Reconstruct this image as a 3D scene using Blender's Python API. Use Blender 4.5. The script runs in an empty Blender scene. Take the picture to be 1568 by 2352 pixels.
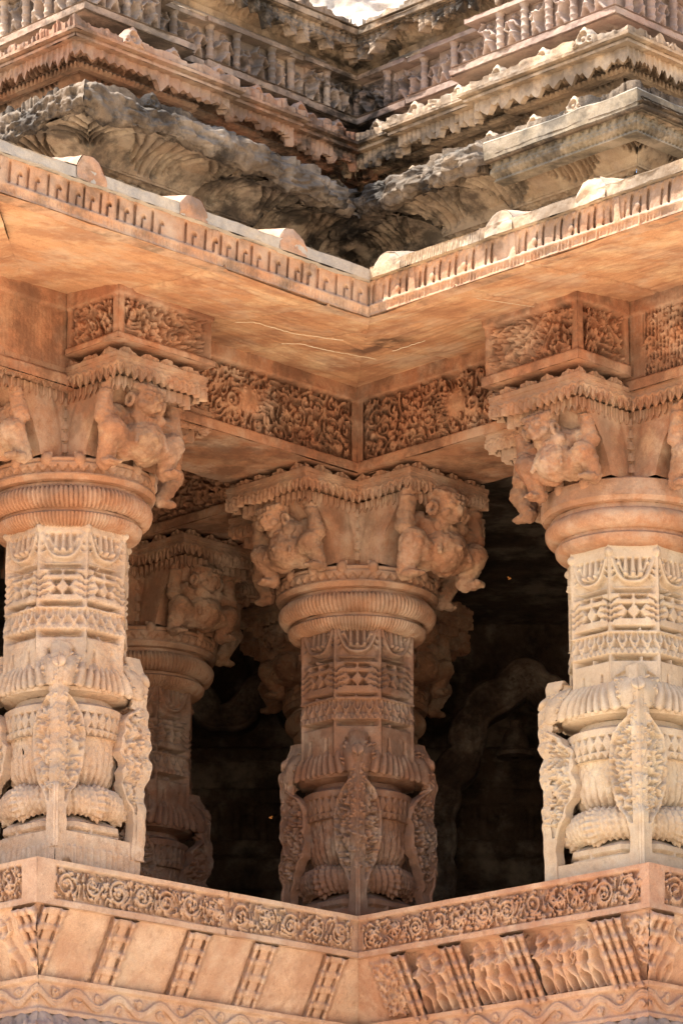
import bpy, bmesh, math, random
import numpy as np
from mathutils import Vector
R = math.radians
S2 = 2 ** .5
sc = bpy.context.scene
col = sc.collection

# ------------------------------------------------------------------ camera, sky, sun, exposure
ZO = 3.1206                     # height of the parapet top above the viewer's eye
cam_d = bpy.data.cameras.new('camera')
cam = bpy.data.objects.new('camera', cam_d); col.objects.link(cam)
cam.location = (-.0731, -16.533, 0)
cam.rotation_euler = (R(90 + 16.784), 0, 0)
cam_d.sensor_fit = 'HORIZONTAL'; cam_d.sensor_width = 36
cam_d.lens = 36 * 8700 / 1568
cam_d.clip_start = .1; cam_d.clip_end = 3000
sc.camera = cam

SUN_DIR = Vector((-.45, -.03, .89)).normalized()
SUN_EL = math.asin(SUN_DIR.z)
SUN_AZ = math.atan2(SUN_DIR.x, SUN_DIR.y)
w = bpy.data.worlds.new('World'); sc.world = w; w.use_nodes = True
nt = w.node_tree; nt.nodes.clear()
sky = nt.nodes.new('ShaderNodeTexSky'); sky.sky_type = 'NISHITA'; sky.sun_disc = False
sky.sun_elevation = SUN_EL; sky.sun_rotation = SUN_AZ; sky.air_density = 1.0; sky.dust_density = 2.0
bg = nt.nodes.new('ShaderNodeBackground'); bg.inputs['Strength'].default_value = .12
wo = nt.nodes.new('ShaderNodeOutputWorld')
nt.links.new(sky.outputs[0], bg.inputs[0]); nt.links.new(bg.outputs[0], wo.inputs[0])
sl = bpy.data.lights.new('sun', 'SUN'); sl.energy = 5.0; sl.angle = R(.5); sl.color = (1, .95, .87)
so = bpy.data.objects.new('sun', sl); col.objects.link(so)
so.rotation_euler = (-SUN_DIR).to_track_quat('-Z', 'Y').to_euler()
sc.view_settings.view_transform = 'Standard'; sc.view_settings.look = 'None'
sc.view_settings.exposure = 1.80; sc.view_settings.gamma = 1
try:
    sc.cycles.max_bounces = 8; sc.cycles.diffuse_bounces = 6; sc.cycles.glossy_bounces = 2
    sc.cycles.use_denoising = True
except Exception:
    pass

# ------------------------------------------------------------------ numpy helpers
def vnoise(x, y, z, seed=0):
    x, y, z = np.broadcast_arrays(np.asarray(x, float), np.asarray(y, float), np.asarray(z, float))
    xi, yi, zi = np.floor(x).astype(np.int64), np.floor(y).astype(np.int64), np.floor(z).astype(np.int64)
    fx, fy, fz = x - xi, y - yi, z - zi
    fx, fy, fz = fx*fx*(3-2*fx), fy*fy*(3-2*fy), fz*fz*(3-2*fz)
    def hsh(i, j, k):
        n = (i * 73856093) ^ (j * 19349663) ^ (k * 83492791) ^ (seed * 2654435761)
        n = (n ^ (n >> 13)) * 1274126177
        n = n ^ (n >> 16)
        return (n & 0xffff) / 32767.5 - 1
    r = 0
    for dx in (0, 1):
        for dy in (0, 1):
            for dz in (0, 1):
                r = r + hsh(xi+dx, yi+dy, zi+dz) * (fx if dx else 1-fx) * (fy if dy else 1-fy) * (fz if dz else 1-fz)
    return r

def weather(V, amp, seed=0):
    """noise displacement of a point grid along its own normals"""
    if amp <= 0 or V.shape[0] < 3 or V.shape[1] < 3: return V
    du = np.gradient(V, axis=0); dv = np.gradient(V, axis=1)
    N = np.cross(du, dv); N /= np.linalg.norm(N, axis=2, keepdims=True) + 1e-12
    x, y, z = V[..., 0], V[..., 1], V[..., 2]
    n = vnoise(x*14, y*14, z*14, seed)*.55 + vnoise(x*38, y*38, z*38, seed+1)*.35 + vnoise(x*95, y*95, z*95, seed+2)*.28
    chip = vnoise(x*9, y*9, z*9, seed+5)
    n = n * (1 + .8*np.clip(chip, 0, 1))
    return V + N * (n * amp)[..., None]

class Acc:
    """collects quad grids into one mesh"""
    def __init__(s, conv, amp=.0018, seed=0):
        s.v = []; s.f = []; s.n = 0; s.conv = conv; s.amp = amp; s.seed = seed
    def grid(s, U, V, Z, amp=None):
        P = s.conv(U, V, Z)
        s.raw(weather(P, s.amp if amp is None else amp, s.seed))
    def raw(s, P):
        n, m = P.shape[:2]
        idx = np.arange(n*m).reshape(n, m) + s.n
        q = np.stack([idx[:-1, :-1], idx[1:, :-1], idx[1:, 1:], idx[:-1, 1:]], -1).reshape(-1, 4)
        s.v.append(P.reshape(-1, 3)); s.f.append(q); s.n += n*m
    def thick(s, F, off, amp=None):
        """front grid F (n,m,3 world), back = F+off, with closed rims"""
        F = weather(F, s.amp if amp is None else amp, s.seed)
        B = F + off
        s.raw(F); s.raw(B)
        for e in (np.stack([F[0], B[0]]), np.stack([F[-1], B[-1]]), np.stack([F[:, 0], B[:, 0]]), np.stack([F[:, -1], B[:, -1]])):
            s.raw(e)
    def mesh(s, name, org=(0, 0, 0)):
        v = np.concatenate(s.v) - np.array(org); f = np.concatenate(s.f)
        me = bpy.data.meshes.new(name)
        me.vertices.add(len(v)); me.vertices.foreach_set('co', v.astype(np.float32).ravel())
        me.loops.add(f.size); me.loops.foreach_set('vertex_index', f.astype(np.int32).ravel())
        me.polygons.add(len(f))
        me.polygons.foreach_set('loop_start', np.arange(0, f.size, 4, dtype=np.int32))
        me.polygons.foreach_set('loop_total', np.full(len(f), 4, dtype=np.int32))
        me.polygons.foreach_set('use_smooth', np.ones(len(f), dtype=bool))
        me.update(calc_edges=True)
        return me
    def build(s, name, mat, parent=None, org=None):
        o = org if org is not None else (tuple(root_loc(parent)) if parent is not None else (0, 0, 0))
        me = s.mesh(name, o); me.materials.append(mat)
        ob = bpy.data.objects.new(name, me); col.objects.link(ob)
        if parent is not None: ob.parent = parent
        return ob

def root_loc(o):
    l = Vector(o.location)
    while o.parent is not None:
        o = o.parent; l += o.location
    return l

def convL(u, v, z):
    u, v, z = np.broadcast_arrays(u, v, z)
    return np.stack([(v-u)/S2, -(u+v)/S2, z + ZO], -1)
def convR(u, v, z):
    return convL(v, u, z)
def conv0(u, v, z):                       # pillar-local plan, height above its foot
    u, v, z = np.broadcast_arrays(u, v, z)
    return np.stack([(v-u)/S2, -(u+v)/S2, z], -1)
def convX(u, v, z):                       # plain world axes, height above parapet top
    u, v, z = np.broadcast_arrays(u, v, z)
    return np.stack([u, v, z + ZO], -1)
def W(a, b, z=0): return ((b-a)/S2, -(a+b)/S2, z + ZO)

class Cv:
    """a relief: heights over a strip w x h metres"""
    def __init__(s, w, h, res=.004, base=0.):
        s.res = res; s.nx = int(math.ceil(w/res))+2; s.ny = int(math.ceil(h/res))+2
        s.w = w; s.h = h; s.H = np.full((s.ny, s.nx), float(base))
    def win(s, x0, x1, y0, y1):
        i0 = max(0, int(math.floor(x0/s.res))); i1 = min(s.nx, int(math.ceil(x1/s.res))+1)
        j0 = max(0, int(math.floor(y0/s.res))); j1 = min(s.ny, int(math.ceil(y1/s.res))+1)
        if i1 <= i0 or j1 <= j0: return None
        return slice(j0, j1), slice(i0, i1), np.arange(i0, i1)[None, :]*s.res, np.arange(j0, j1)[:, None]*s.res
    def dab(s, x, y, r, h, base=0., cut=False, ry=None):
        ry = ry or r
        q = s.win(x-r, x+r, y-ry, y+ry)
        if q is None: return
        j, i, X, Y = q
        d = ((X-x)/r)**2 + ((Y-y)/ry)**2
        m = d < 1
        if cut:
            s.H[j, i] = np.where(m, np.minimum(s.H[j, i], base - h*np.sqrt(np.clip(1-d, 0, 1))), s.H[j, i])
        else:
            s.H[j, i] = np.where(m, np.maximum(s.H[j, i], base + h*np.sqrt(np.clip(1-d, 0, 1))), s.H[j, i])
    def stroke(s, pts, r0, r1=None, h=.01, base=0., cut=False):
        r1 = r0 if r1 is None else r1
        pts = np.asarray(pts, float)
        d = np.hypot(*(pts[1:]-pts[:-1]).T); L = d.sum()
        if L < 1e-6: s.dab(pts[0][0], pts[0][1], r0, h, base, cut); return
        c = np.concatenate([[0], np.cumsum(d)])
        n = max(2, int(L/(.55*min(r0, r1)+.0012))+1)
        t = np.linspace(0, L, n)
        X = np.interp(t, c, pts[:, 0]); Y = np.interp(t, c, pts[:, 1])
        for k in range(n):
            f = k/(n-1)
            r = r0+(r1-r0)*f
            s.dab(X[k], Y[k], r, h*(r/max(r0, r1))**.5, base, cut)
    def rect(s, x0, x1, y0, y1, h, cut=False):
        q = s.win(x0, x1, y0, y1)
        if q is None: return
        j, i, X, Y = q
        s.H[j, i] = np.minimum(s.H[j, i], h) if cut else np.maximum(s.H[j, i], h)
    def poly(s, pts, h, cut=False):
        pts = np.asarray(pts, float)
        q = s.win(pts[:, 0].min(), pts[:, 0].max(), pts[:, 1].min(), pts[:, 1].max())
        if q is None: return
        j, i, X, Y = q
        X, Y = np.broadcast_arrays(X, Y)
        ins = np.zeros(X.shape, bool)
        for k in range(len(pts)):
            x1, y1 = pts[k]; x2, y2 = pts[(k+1) % len(pts)]
            if y1 == y2: continue
            c = ((y1 > Y) != (y2 > Y)) & (X < (x2-x1)*(Y-y1)/(y2-y1)+x1)
            ins ^= c
        s.H[j, i] = np.where(ins, np.minimum(s.H[j, i], h) if cut else np.maximum(s.H[j, i], h), s.H[j, i])
    def blur(s, n=1):
        for _ in range(n):
            H = np.pad(s.H, 1, mode='edge')
            s.H = (H[1:-1, 1:-1]*4 + (H[:-2, 1:-1]+H[2:, 1:-1]+H[1:-1, :-2]+H[1:-1, 2:])*2 + H[:-2, :-2]+H[2:, 2:]+H[:-2, 2:]+H[2:, :-2])/16
        return s
    def erode(s, seed, amt):
        """wear: fade parts of the relief towards its mean"""
        y, x = np.mgrid[0:s.ny, 0:s.nx]*s.res
        n = vnoise(x*7, y*7, 0, seed)*.7+vnoise(x*19, y*19, 0, seed+1)*.4
        k = np.clip(.5+n*1.3, 0, 1)*amt
        B = Cv(s.w, s.h, s.res); B.H = s.H.copy(); B.blur(6)
        s.H = s.H*(1-k)+B.H*k
        return s
    def __call__(s, x, y):
        fx = np.clip(x/s.res, 0, s.nx-1.001); fy = np.clip(y/s.res, 0, s.ny-1.001)
        i = fx.astype(int); j = fy.astype(int); fx = fx-i; fy = fy-j
        H = s.H
        return (H[j, i]*(1-fx)+H[j, i+1]*fx)*(1-fy)+(H[j+1, i]*(1-fx)+H[j+1, i+1]*fx)*fy

# ---- carved motifs -------------------------------------------------
def spiral_pts(cx, cy, r, turns, a0, sg, r_in=.18):
    n = int(22*turns)
    t = np.linspace(0, 1, n)
    a = a0+sg*t*turns*2*math.pi
    rr = r*(1-t*(1-r_in))
    return np.stack([cx+rr*np.cos(a), cy+rr*np.sin(a)], 1)
def comma(cv, x, y, ang, ln, curv, r, h, base=0., cut=False):
    t = np.linspace(0, 1, 9)
    a = ang+curv*t
    dx = np.concatenate([[0], np.cumsum(np.cos(a[:-1]))])*ln/8; dy = np.concatenate([[0], np.cumsum(np.sin(a[:-1]))])*ln/8
    cv.stroke(np.stack([x+dx, y+dy], 1), r, r*.45, h, base, cut)
def foliage(cv, x0, x1, y0, y1, seed, h=.02, rmin=.022, rmax=.05, base=None):
    """dense curling leaf carving"""
    rg = random.Random(seed); base = cv.H.min() if base is None else base
    cs = []
    area = (x1-x0)*(y1-y0)
    for k in range(int(area/(rmin*rmin)*9)):
        r = rmax-(rmax-rmin)*min(1, k/(area/(rmin*rmin)*4))
        r = min(r, (y1-y0)/2.05)
        x = rg.uniform(x0+r*.9, x1-r*.9) if x1-x0 > 2*r else (x0+x1)/2
        y = rg.uniform(y0+r*.95, y1-r*.95) if y1-y0 > 2*r else (y0+y1)/2
        if all((x-a)**2+(y-b)**2 > (r+c)**2*.86 for a, b, c in cs): cs.append((x, y, r))
    for x, y, r in cs:
        sg = rg.choice((-1, 1)); a0 = rg.uniform(0, 6.28)
        w_ = max(.0042, r*.15)
        cv.stroke(spiral_pts(x, y, r*.86, rg.uniform(1.3, 1.8), a0, sg), w_, w_*1.15, h, base)
        cv.dab(x, y, r*.2, h*1.15, base)
        n = rg.randint(4, 7)
        for q in range(n):
            a = a0+q*6.28/n+rg.uniform(-.3, .3)
            if rg.random() < .75:
                comma(cv, x+r*.9*math.cos(a), y+r*.9*math.sin(a), a+sg*1.1, r*rg.uniform(.45, .8), sg*1.3, w_*.95, h*rg.uniform(.7, 1), base)
    for k in range(int(area/(rmin*rmin)*1.6)):
        x = rg.uniform(x0, x1); y = rg.uniform(y0, y1)
        if all((x-a)**2+(y-b)**2 > (c*.95)**2 for a, b, c in cs):
            comma(cv, x, y, rg.uniform(0, 6.28), rg.uniform(.012, .028), rg.uniform(-2, 2), .0048, h*rg.uniform(.55, .95), base)
def scrolls(cv, x0, x1, y0, y1, seed, h=.018, base=None):
    """running vine: big roundels one after another with leaves in the gaps"""
    rg = random.Random(seed); base = cv.H.min() if base is None else base
    H = y1-y0; r = H*.44; p = H*1.02
    n = max(1, int(round((x1-x0)/p))); p = (x1-x0)/n
    for k in range(n):
        cx = x0+(k+.5)*p+rg.uniform(-.006, .006); cy = (y0+y1)/2+rg.uniform(-.004, .004)
        sg = 1 if k % 2 else -1
        a0 = math.pi+sg*.9
        w_ = H*.05
        cv.stroke(spiral_pts(cx, cy, r*.95, rg.uniform(1.55, 1.9), a0, sg, .22), w_, w_*1.1, h, base)
        cv.stroke(spiral_pts(cx, cy, r*.72, .5, a0+.3, sg, .85), w_*.6, w_*.6, h*.6, base)
        cv.dab(cx, cy, r*.2, h*1.2, base)
        m = rg.randint(3, 5)
        for q in range(m):
            a = a0+sg*(1.2+q*6.28/m)+rg.uniform(-.3, .3)
            comma(cv, cx+r*.52*math.cos(a), cy+r*.52*math.sin(a), a+sg*2, r*.4, sg*1.5, w_*.7, h*.85, base)
        for ex, ey, aa in ((-.5, -.48, .8), (-.5, .48, -.8), (.5, -.48, 2.3), (.5, .48, -2.3)):
            for q in range(3):
                comma(cv, cx+ex*p+rg.uniform(-.012, .012), cy+ey*H*rg.uniform(.7, 1), aa+rg.uniform(-.8, .8), H*rg.uniform(.16, .26), rg.uniform(-1.8, 1.8), w_*.75, h*rg.uniform(.7, 1), base)
def swirl(cv, x0, x1, y0, y1, seed, h=.03, base=None, vort=None, gap=.0135, w_=.0068, ln=.05, scale=.06):
    """leafage whose strokes follow a whirling flow"""
    rg = random.Random(seed); base = cv.H.min() if base is None else base
    r = cv.res; i0, j0 = max(0, int(x0/r)), max(0, int(y0/r)); i1, j1 = min(cv.nx-1, int(x1/r)), min(cv.ny-1, int(y1/r))
    X, Y = np.meshgrid(np.arange(i0, i1+1)*r, np.arange(j0, j1+1)*r)
    psi = .35*vnoise(X/scale, Y/scale, 0, seed)
    if vort is None:
        vort = []
        for _ in range(int((x1-x0)*(y1-y0)/.0035*6)):
            R_ = rg.uniform(.026, .045); x = rg.uniform(x0+R_*.7, x1-R_*.7); y = rg.uniform(min(y0+R_*.8, (y0+y1)/2), max(y1-R_*.8, (y0+y1)/2))
            if all((x-a)**2+(y-b)**2 > (1.35*(R_+c)*.75)**2 for a, b, c, _s in vort): vort.append((x, y, R_, rg.choice((-1, 1))))
    for a, b, c, sg in vort: psi = psi+sg*1.1*np.exp(-((X-a)**2+(Y-b)**2)/(1.1*c*c))
    gy, gx = np.gradient(psi); U, V = gy, -gx
    m = np.hypot(U, V)+1e-9; U, V = U/m, V/m
    ny, nx = psi.shape
    occ = np.zeros((ny, nx), bool); occ2 = occ.copy(); g = max(1, int(gap/r+.3)); g2 = max(1, int(gap/r*.62))
    for a, b, c, sg in vort:
        cv.dab(a, b, c*.22, h*1.15, base)
    yy, xx = np.mgrid[-g:g+1, -g:g+1]; d_ = np.hypot(xx, yy)
    offs = np.argwhere(d_ <= g)-g; offs2 = np.argwhere(d_ <= g2)-g
    def mark(o_, px, py, of):
        y_ = np.clip(of[:, 0]+py, 0, ny-1); x_ = np.clip(of[:, 1]+px, 0, nx-1); o_[y_, x_] = True
    for k in range(int((x1-x0)*(y1-y0)/(gap*gap)*8)):
        px, py = rg.uniform(0, nx-1), rg.uniform(0, ny-1)
        if occ[int(py), int(px)]: continue
        pts = []; st = rg.choice((-1, 1)); n = int(ln*rg.uniform(.6, 1.5)/.004)
        for q in range(n):
            ix, iy = int(px), int(py)
            if not (1 <= ix < nx-1 and 1 <= iy < ny-1) or occ2[iy, ix]: break
            pts.append((px, py)); px += st*U[iy, ix]*.004/r; py += st*V[iy, ix]*.004/r
        if len(pts) < 2: continue
        for qx, qy in pts[::2]: mark(occ, int(qx), int(qy), offs); mark(occ2, int(qx), int(qy), offs2)
        P_ = np.array(pts)*r+np.array([i0*r, j0*r])
        a_, b_ = (w_*rg.uniform(.95, 1.2), w_*rg.uniform(.55, .8))
        cv.stroke(P_, a_, b_, h*rg.uniform(.8, 1.05), base)
        if rg.random() < .4: cv.dab(P_[0][0], P_[0][1], a_*1.4, h*1.1, base)
        elif len(P_) > 5:
            dd = P_[3]-P_[0]; dd /= np.hypot(*dd)+1e-9
            for s_ in (-1, 1):
                for q in (1, 4):
                    cv.dab(P_[q][0]-s_*dd[1]*a_*1.2, P_[q][1]+s_*dd[0]*a_*1.2, a_*.8, h*.85, base)
def runner(cv, x0, x1, y0, y1, seed, h=.034, base=None):
    """running vine of big roundels, leafage following the turns"""
    H = y1-y0; p = H*1.12; n = max(1, int(round((x1-x0)/p))); p = (x1-x0)/n; rg = random.Random(seed+5)
    base = cv.H.min() if base is None else base
    vt = [(x0+(k+.5)*p+rg.uniform(-.008, .008), (y0+y1)/2+(1 if k % 2 else -1)*H*.05, H*.36*rg.uniform(.9, 1.08), 1 if k % 2 else -1) for k in range(n)]
    for a, b, c, sg in vt:
        z_ = rg.random()
        if z_ < .72:
            cv.stroke(spiral_pts(a, b, H*rg.uniform(.34, .46), rg.uniform(.9, 1.7), math.pi+sg*rg.uniform(.2, 1.4), sg, rg.uniform(.2, .45)), H*.062, H*.05, h*rg.uniform(.9, 1.15), base)
            cv.dab(a+rg.uniform(-.004, .004), b, H*rg.uniform(.06, .11), h*1.15, base)
        else:
            for q in range(6):
                an = q*1.047+rg.uniform(-.2, .2); comma(cv, a+H*.1*math.cos(an), b+H*.1*math.sin(an), an, H*.26, sg*1.2, H*.07, h, base)
            cv.dab(a, b, H*.1, h*1.2, base)
    swirl(cv, x0, x1, y0, y1, seed, h, base, vt, gap=.0165, w_=.0066, ln=.05)
def wave_vine(cv, x0, x1, y0, y1, seed, h=.014, base=None):
    rg = random.Random(seed); base = cv.H.min() if base is None else base
    H = y1-y0; p = H*2.6
    x = np.arange(x0, x1, .004)
    for off in (-.13, 0, .13):
        y = (y0+y1)/2+H*.3*np.sin((x-x0)/p*2*math.pi)+off*H
        cv.stroke(np.stack([x, y], 1), H*.05, H*.05, h, base)
    k = 0
    while x0+(k+.25)*p/2 < x1:
        cx = x0+(k*.5+.25)*p; sgn = 1 if k % 2 else -1
        cy = (y0+y1)/2+sgn*H*.2
        cv.stroke(spiral_pts(cx, cy, H*.2, 1.3, rg.uniform(0, 6), sgn), H*.045, H*.04, h*.9, base)
        for q in range(4): comma(cv, cx+rg.uniform(-.3, .3)*H, cy+rg.uniform(-.1, .15)*H*sgn, rg.uniform(0, 6.28), H*.22, rg.uniform(-2, 2), H*.04, h*.8, base)
        k += 1
def colonnette(cv, x, y0, y1, w_, h, nodes=4, base=0., nk=.66):
    cv.H = cv.H
    q = cv.win(x-w_/2, x+w_/2, y0, y1)
    if q is None: return
    j, i, X, Y = q
    prof = base+h*(.45+.55*np.sqrt(np.clip(1-((X-x)/(w_/2))**2, 0, 1)))+0*Y
    cv.H[j, i] = np.maximum(cv.H[j, i], prof)
    for k in range(nodes+1):
        y = y0+(y1-y0)*(k+.02)/nodes
        for dy in (-.007, .006):
            q = cv.win(x-w_*nk, x+w_*nk, y+dy-.006, y+dy+.005)
            if q is None: continue
            j, i, X, Y = q
            cv.H[j, i] = np.maximum(cv.H[j, i], base+h*(.75+.8*np.sqrt(np.clip(1-((X-x)/(w_*.68))**2, 0, 1)))+0*Y)
def figure(cv, x, y0, H, seed, base=0., depth=1., lean=0., dance=True):
    """a small carved dancer in high relief: legs, swaying trunk, arms, head with crown"""
    rg = random.Random(seed)
    sg = rg.choice((-1, 1)); D = H*.11*depth
    hip = (x+sg*H*.035, y0+H*.46); ch = (x-sg*H*.02+lean*H*.1, y0+H*.68); nk = (x+lean*H*.16, y0+H*.79)
    k1 = (x+sg*H*(.1+.05*rg.random()), y0+H*.25); f1 = (x+sg*H*(.05+.08*rg.random()), y0+H*.02)
    k2 = (x-sg*H*(.07+.07*rg.random()), y0+H*.25); f2 = (x-sg*H*(.06+.04*rg.random()), y0+H*.02)
    for k, f in ((k1, f1), (k2, f2)):
        cv.stroke([hip, k], H*.068, H*.05, D, base); cv.stroke([k, f], H*.05, H*.036, D*.85, base)
        cv.dab(f[0]+rg.choice((-1, 1))*H*.02, f[1], H*.05, D*.8, base, ry=H*.028)
    cv.dab(hip[0], hip[1], H*.1, D*1.15, base, ry=H*.075)
    cv.stroke([hip, ch], H*.07, H*.09, D*1.1, base)
    cv.stroke([ch, nk], H*.095, H*.045, D*1.1, base)
    for s_ in (-1, 1):
        cv.dab(ch[0]+s_*H*.04, ch[1]+H*.01, H*.04, D*1.35, base)
        sh = (ch[0]+s_*H*.1, ch[1]+H*.05)
        up = rg.random()
        el = (sh[0]+s_*H*rg.uniform(.06, .13), sh[1]+H*(.05 if up > .6 else -.14))
        ha = (el[0]+s_*H*rg.uniform(-.14, .06), el[1]+H*(.17 if up > .45 else rg.uniform(-.14, .04)))
        cv.stroke([sh, el], H*.038, H*.033, D*.95, base); cv.stroke([el, ha], H*.033, H*.026, D*.95, base)
        cv.dab(ha[0], ha[1], H*.035, D*.95, base)
    hx, hy = nk[0]+lean*H*.03, nk[1]+H*.075
    D2 = min(D, H*.14)
    cv.dab(hx, hy, H*.062, D2*1.3, base, ry=H*.075)
    cv.dab(hx, hy+H*.075, H*.045, D2*.9, base, ry=H*.05)
    cv.dab(hx+sg*H*.07, hy+H*.01, H*.026, D, base)
    # skirt folds and sash
    for q in (-1, 0, 1): cv.stroke([(hip[0]+q*H*.05, hip[1]-H*.02), (hip[0]+q*H*.075, hip[1]-H*.15)], H*.018, H*.014, D*1.2, base)

# ---- sweeps ---------------------------------------------------------
def resample(pts, res):
    pts = np.asarray(pts, float)
    d = np.hypot(*(pts[1:]-pts[:-1]).T); c = np.concatenate([[0], np.cumsum(d)])
    n = max(2, int(math.ceil(c[-1]/res))+1)
    t = np.linspace(0, c[-1], n)
    return np.stack([np.interp(t, c, pts[:, 0]), np.interp(t, c, pts[:, 1])], 1), t
def curve(p0, p1, p2, n=10):
    t = np.linspace(0, 1, n)[:, None]
    p0, p1, p2 = map(np.asarray, (p0, p1, p2))
    return ((1-t)**2*p0+2*t*(1-t)*p1+t*t*p2).tolist()
class Path:
    def __init__(s, pts, start=None, end=None, closed=False):
        P = np.asarray(pts, float)
        if closed: P = np.concatenate([P, P[:1]])
        d = P[1:]-P[:-1]; L = np.hypot(d[:, 0], d[:, 1]); d = d/L[:, None]
        n = np.stack([-d[:, 1], d[:, 0]], 1)
        m = []
        for i in range(len(P)):
            if closed: a, b = n[(i-1) % len(n)], n[i % len(n)]
            else: a, b = n[max(0, i-1)], n[min(len(n)-1, i)]
            m.append((a+b)/(1+a@b))
        if start is not None: m[0] = np.asarray(start, float)
        if end is not None: m[-1] = np.asarray(end, float)
        s.open = not closed
        s.P, s.m, s.L, s.c = P, np.array(m), L, np.concatenate([[0], np.cumsum(L)])
def sweep(acc, path, prof, h=None, res=.005, pres=.005, smooth=False, dz=None, amp=None, coarse=False):
    """each profile edge (or the whole profile, if smooth) becomes a grid per path segment; h(s,t) displaces along the profile normal"""
    secs = [prof] if smooth else [prof[i:i+2] for i in range(len(prof)-1)]
    t0 = 0.
    for sec in secs:
        if coarse and h is None:
            p, t = resample(sec, .03)
        else: p, t = resample(sec, pres)
        d = np.gradient(p, axis=0); d /= np.hypot(d[:, 0], d[:, 1])[:, None]
        ne, nz = d[:, 1], -d[:, 0]
        for i in range(len(path.L)):
            r_ = .03 if coarse and h is None else res
            n = max(2, int(math.ceil(path.L[i]/r_))+1)
            T = np.linspace(0, 1, n)[:, None]
            s_ = path.c[i]+T*path.L[i]
            A0 = path.P[i][None, None]+p[None, :, :1]*path.m[i]; B0 = path.P[i+1][None, None]+p[None, :, :1]*path.m[i+1]
            dv_ = (path.P[i+1]-path.P[i])/path.L[i]
            st = path.c[i]+((A0*(1-T[..., None])+B0*T[..., None])-path.P[i])@dv_
            hh = h(st, t[None]+0*st+t0) if h is not None else 0*st
            s_ = st
            e = p[None, :, 0]+hh*ne[None]; z = p[None, :, 1]+hh*nz[None]
            if dz is not None: z = z+dz(s_, e)
            A = path.P[i][None, None]+e[..., None]*path.m[i]; B = path.P[i+1][None, None]+e[..., None]*path.m[i+1]
            Q = A*(1-T[..., None])+B*T[..., None]
            acc.grid(Q[..., 0], Q[..., 1], z, amp)
            if h is not None and path.open:          # plain body behind the carved skin
                k_ = np.unique(np.linspace(0, len(t)-1, max(2, len(t)//6)).astype(int)); T2 = np.linspace(0, 1, 8)[:, None, None]
                eb = (p[k_, 0]-.042*ne[k_])[None]; zb_ = (p[k_, 1]-.042*nz[k_])[None]+0*T2[..., 0]
                A2 = path.P[i]+eb[..., None]*path.m[i]; B2 = path.P[i+1]+eb[..., None]*path.m[i+1]
                Q2 = A2*(1-T2)+B2*T2
                acc.grid(Q2[..., 0], Q2[..., 1], zb_, 0)
        t0 += t[-1]
def strip(acc, path, e, z0, z1, h=None, thick=.025, res=.004, nz=10, segs=None, amp=None, e1=None):
    """upright slab following the path with outline z0(s)..z1(s)"""
    e1 = e if e1 is None else e1
    for i in range(len(path.L)):
        if segs is not None and i not in segs: continue
        n = max(2, int(math.ceil(path.L[i]/res))+1)
        T = np.linspace(0, 1, n)[:, None]; s_ = path.c[i]+T*path.L[i]; v = np.linspace(0, 1, nz)[None]
        a = z0(s_); b = z1(s_); z = a+(b-a)*v
        hh = h(s_+0*v, v+0*s_) if h is not None else 0*z
        f = []
        for e_ in (e+(e1-e)*v+hh, e+(e1-e)*v-thick+0*hh):
            A = path.P[i]+e_[..., None]*path.m[i]; B = path.P[i+1]+e_[..., None]*path.m[i+1]
            Q = A*(1-T[..., None])+B*T[..., None]
            f.append(acc.conv(Q[..., 0], Q[..., 1], z))
        acc.thick(f[0], f[1]-f[0], amp)
def lathe(acc, prof, h=None, n=180, pres=.005, shape=None, smooth=False, c=(0, 0), a0=0, a1=2*math.pi):
    secs = [prof] if smooth else [prof[i:i+2] for i in range(len(prof)-1)]
    t0 = 0.
    for sec in secs:
        p, t = resample(sec, pres)
        d = np.gradient(p, axis=0); d /= np.hypot(d[:, 0], d[:, 1])[:, None]
        A = np.linspace(a0, a1, n+1)[:, None]
        hh = h(A+0*t[None], t[None]+0*A+t0) if h is not None else 0*A*t[None]
        r = p[None, :, 0]+hh*d[None, :, 1]; z = p[None, :, 1]-hh*d[None, :, 0]
        if shape is not None: r = r*shape(A, z)
        acc.grid(c[0]+r*np.cos(A), c[1]+r*np.sin(A), z)
        t0 += t[-1]
def box(acc, u0, u1, v0, v1, z0, z1, res=.03):
    def g(n): return np.linspace(0, 1, n)
    nu = max(2, int((u1-u0)/res)+2); nv = max(2, int((v1-v0)/res)+2); nz_ = max(2, int((z1-z0)/res)+2)
    U = u0+(u1-u0)*g(nu); V = v0+(v1-v0)*g(nv); Z = z0+(z1-z0)*g(nz_)
    for v in (v0, v1): acc.grid(U[:, None]+0*Z, v+0*U[:, None]+0*Z, Z[None]+0*U[:, None])
    for u in (u0, u1): acc.grid(u+0*V[:, None]+0*Z, V[:, None]+0*Z, Z[None]+0*V[:, None])
    for z in (z0, z1): acc.grid(U[:, None]+0*V, V[None]+0*U[:, None], z+0*U[:, None]+0*V)

# ------------------------------------------------------------------ scene-tree helpers
def thing(name, label, cat, loc=(0, 0, 0), group=None):
    o = bpy.data.objects.new(name, None); col.objects.link(o)
    o.location = loc; o.empty_display_size = .1
    o['label'] = label; o['category'] = cat; o['kind'] = 'thing'
    if group: o['group'] = group
    return o
def structure(o): o['kind'] = 'structure'; return o

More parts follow.
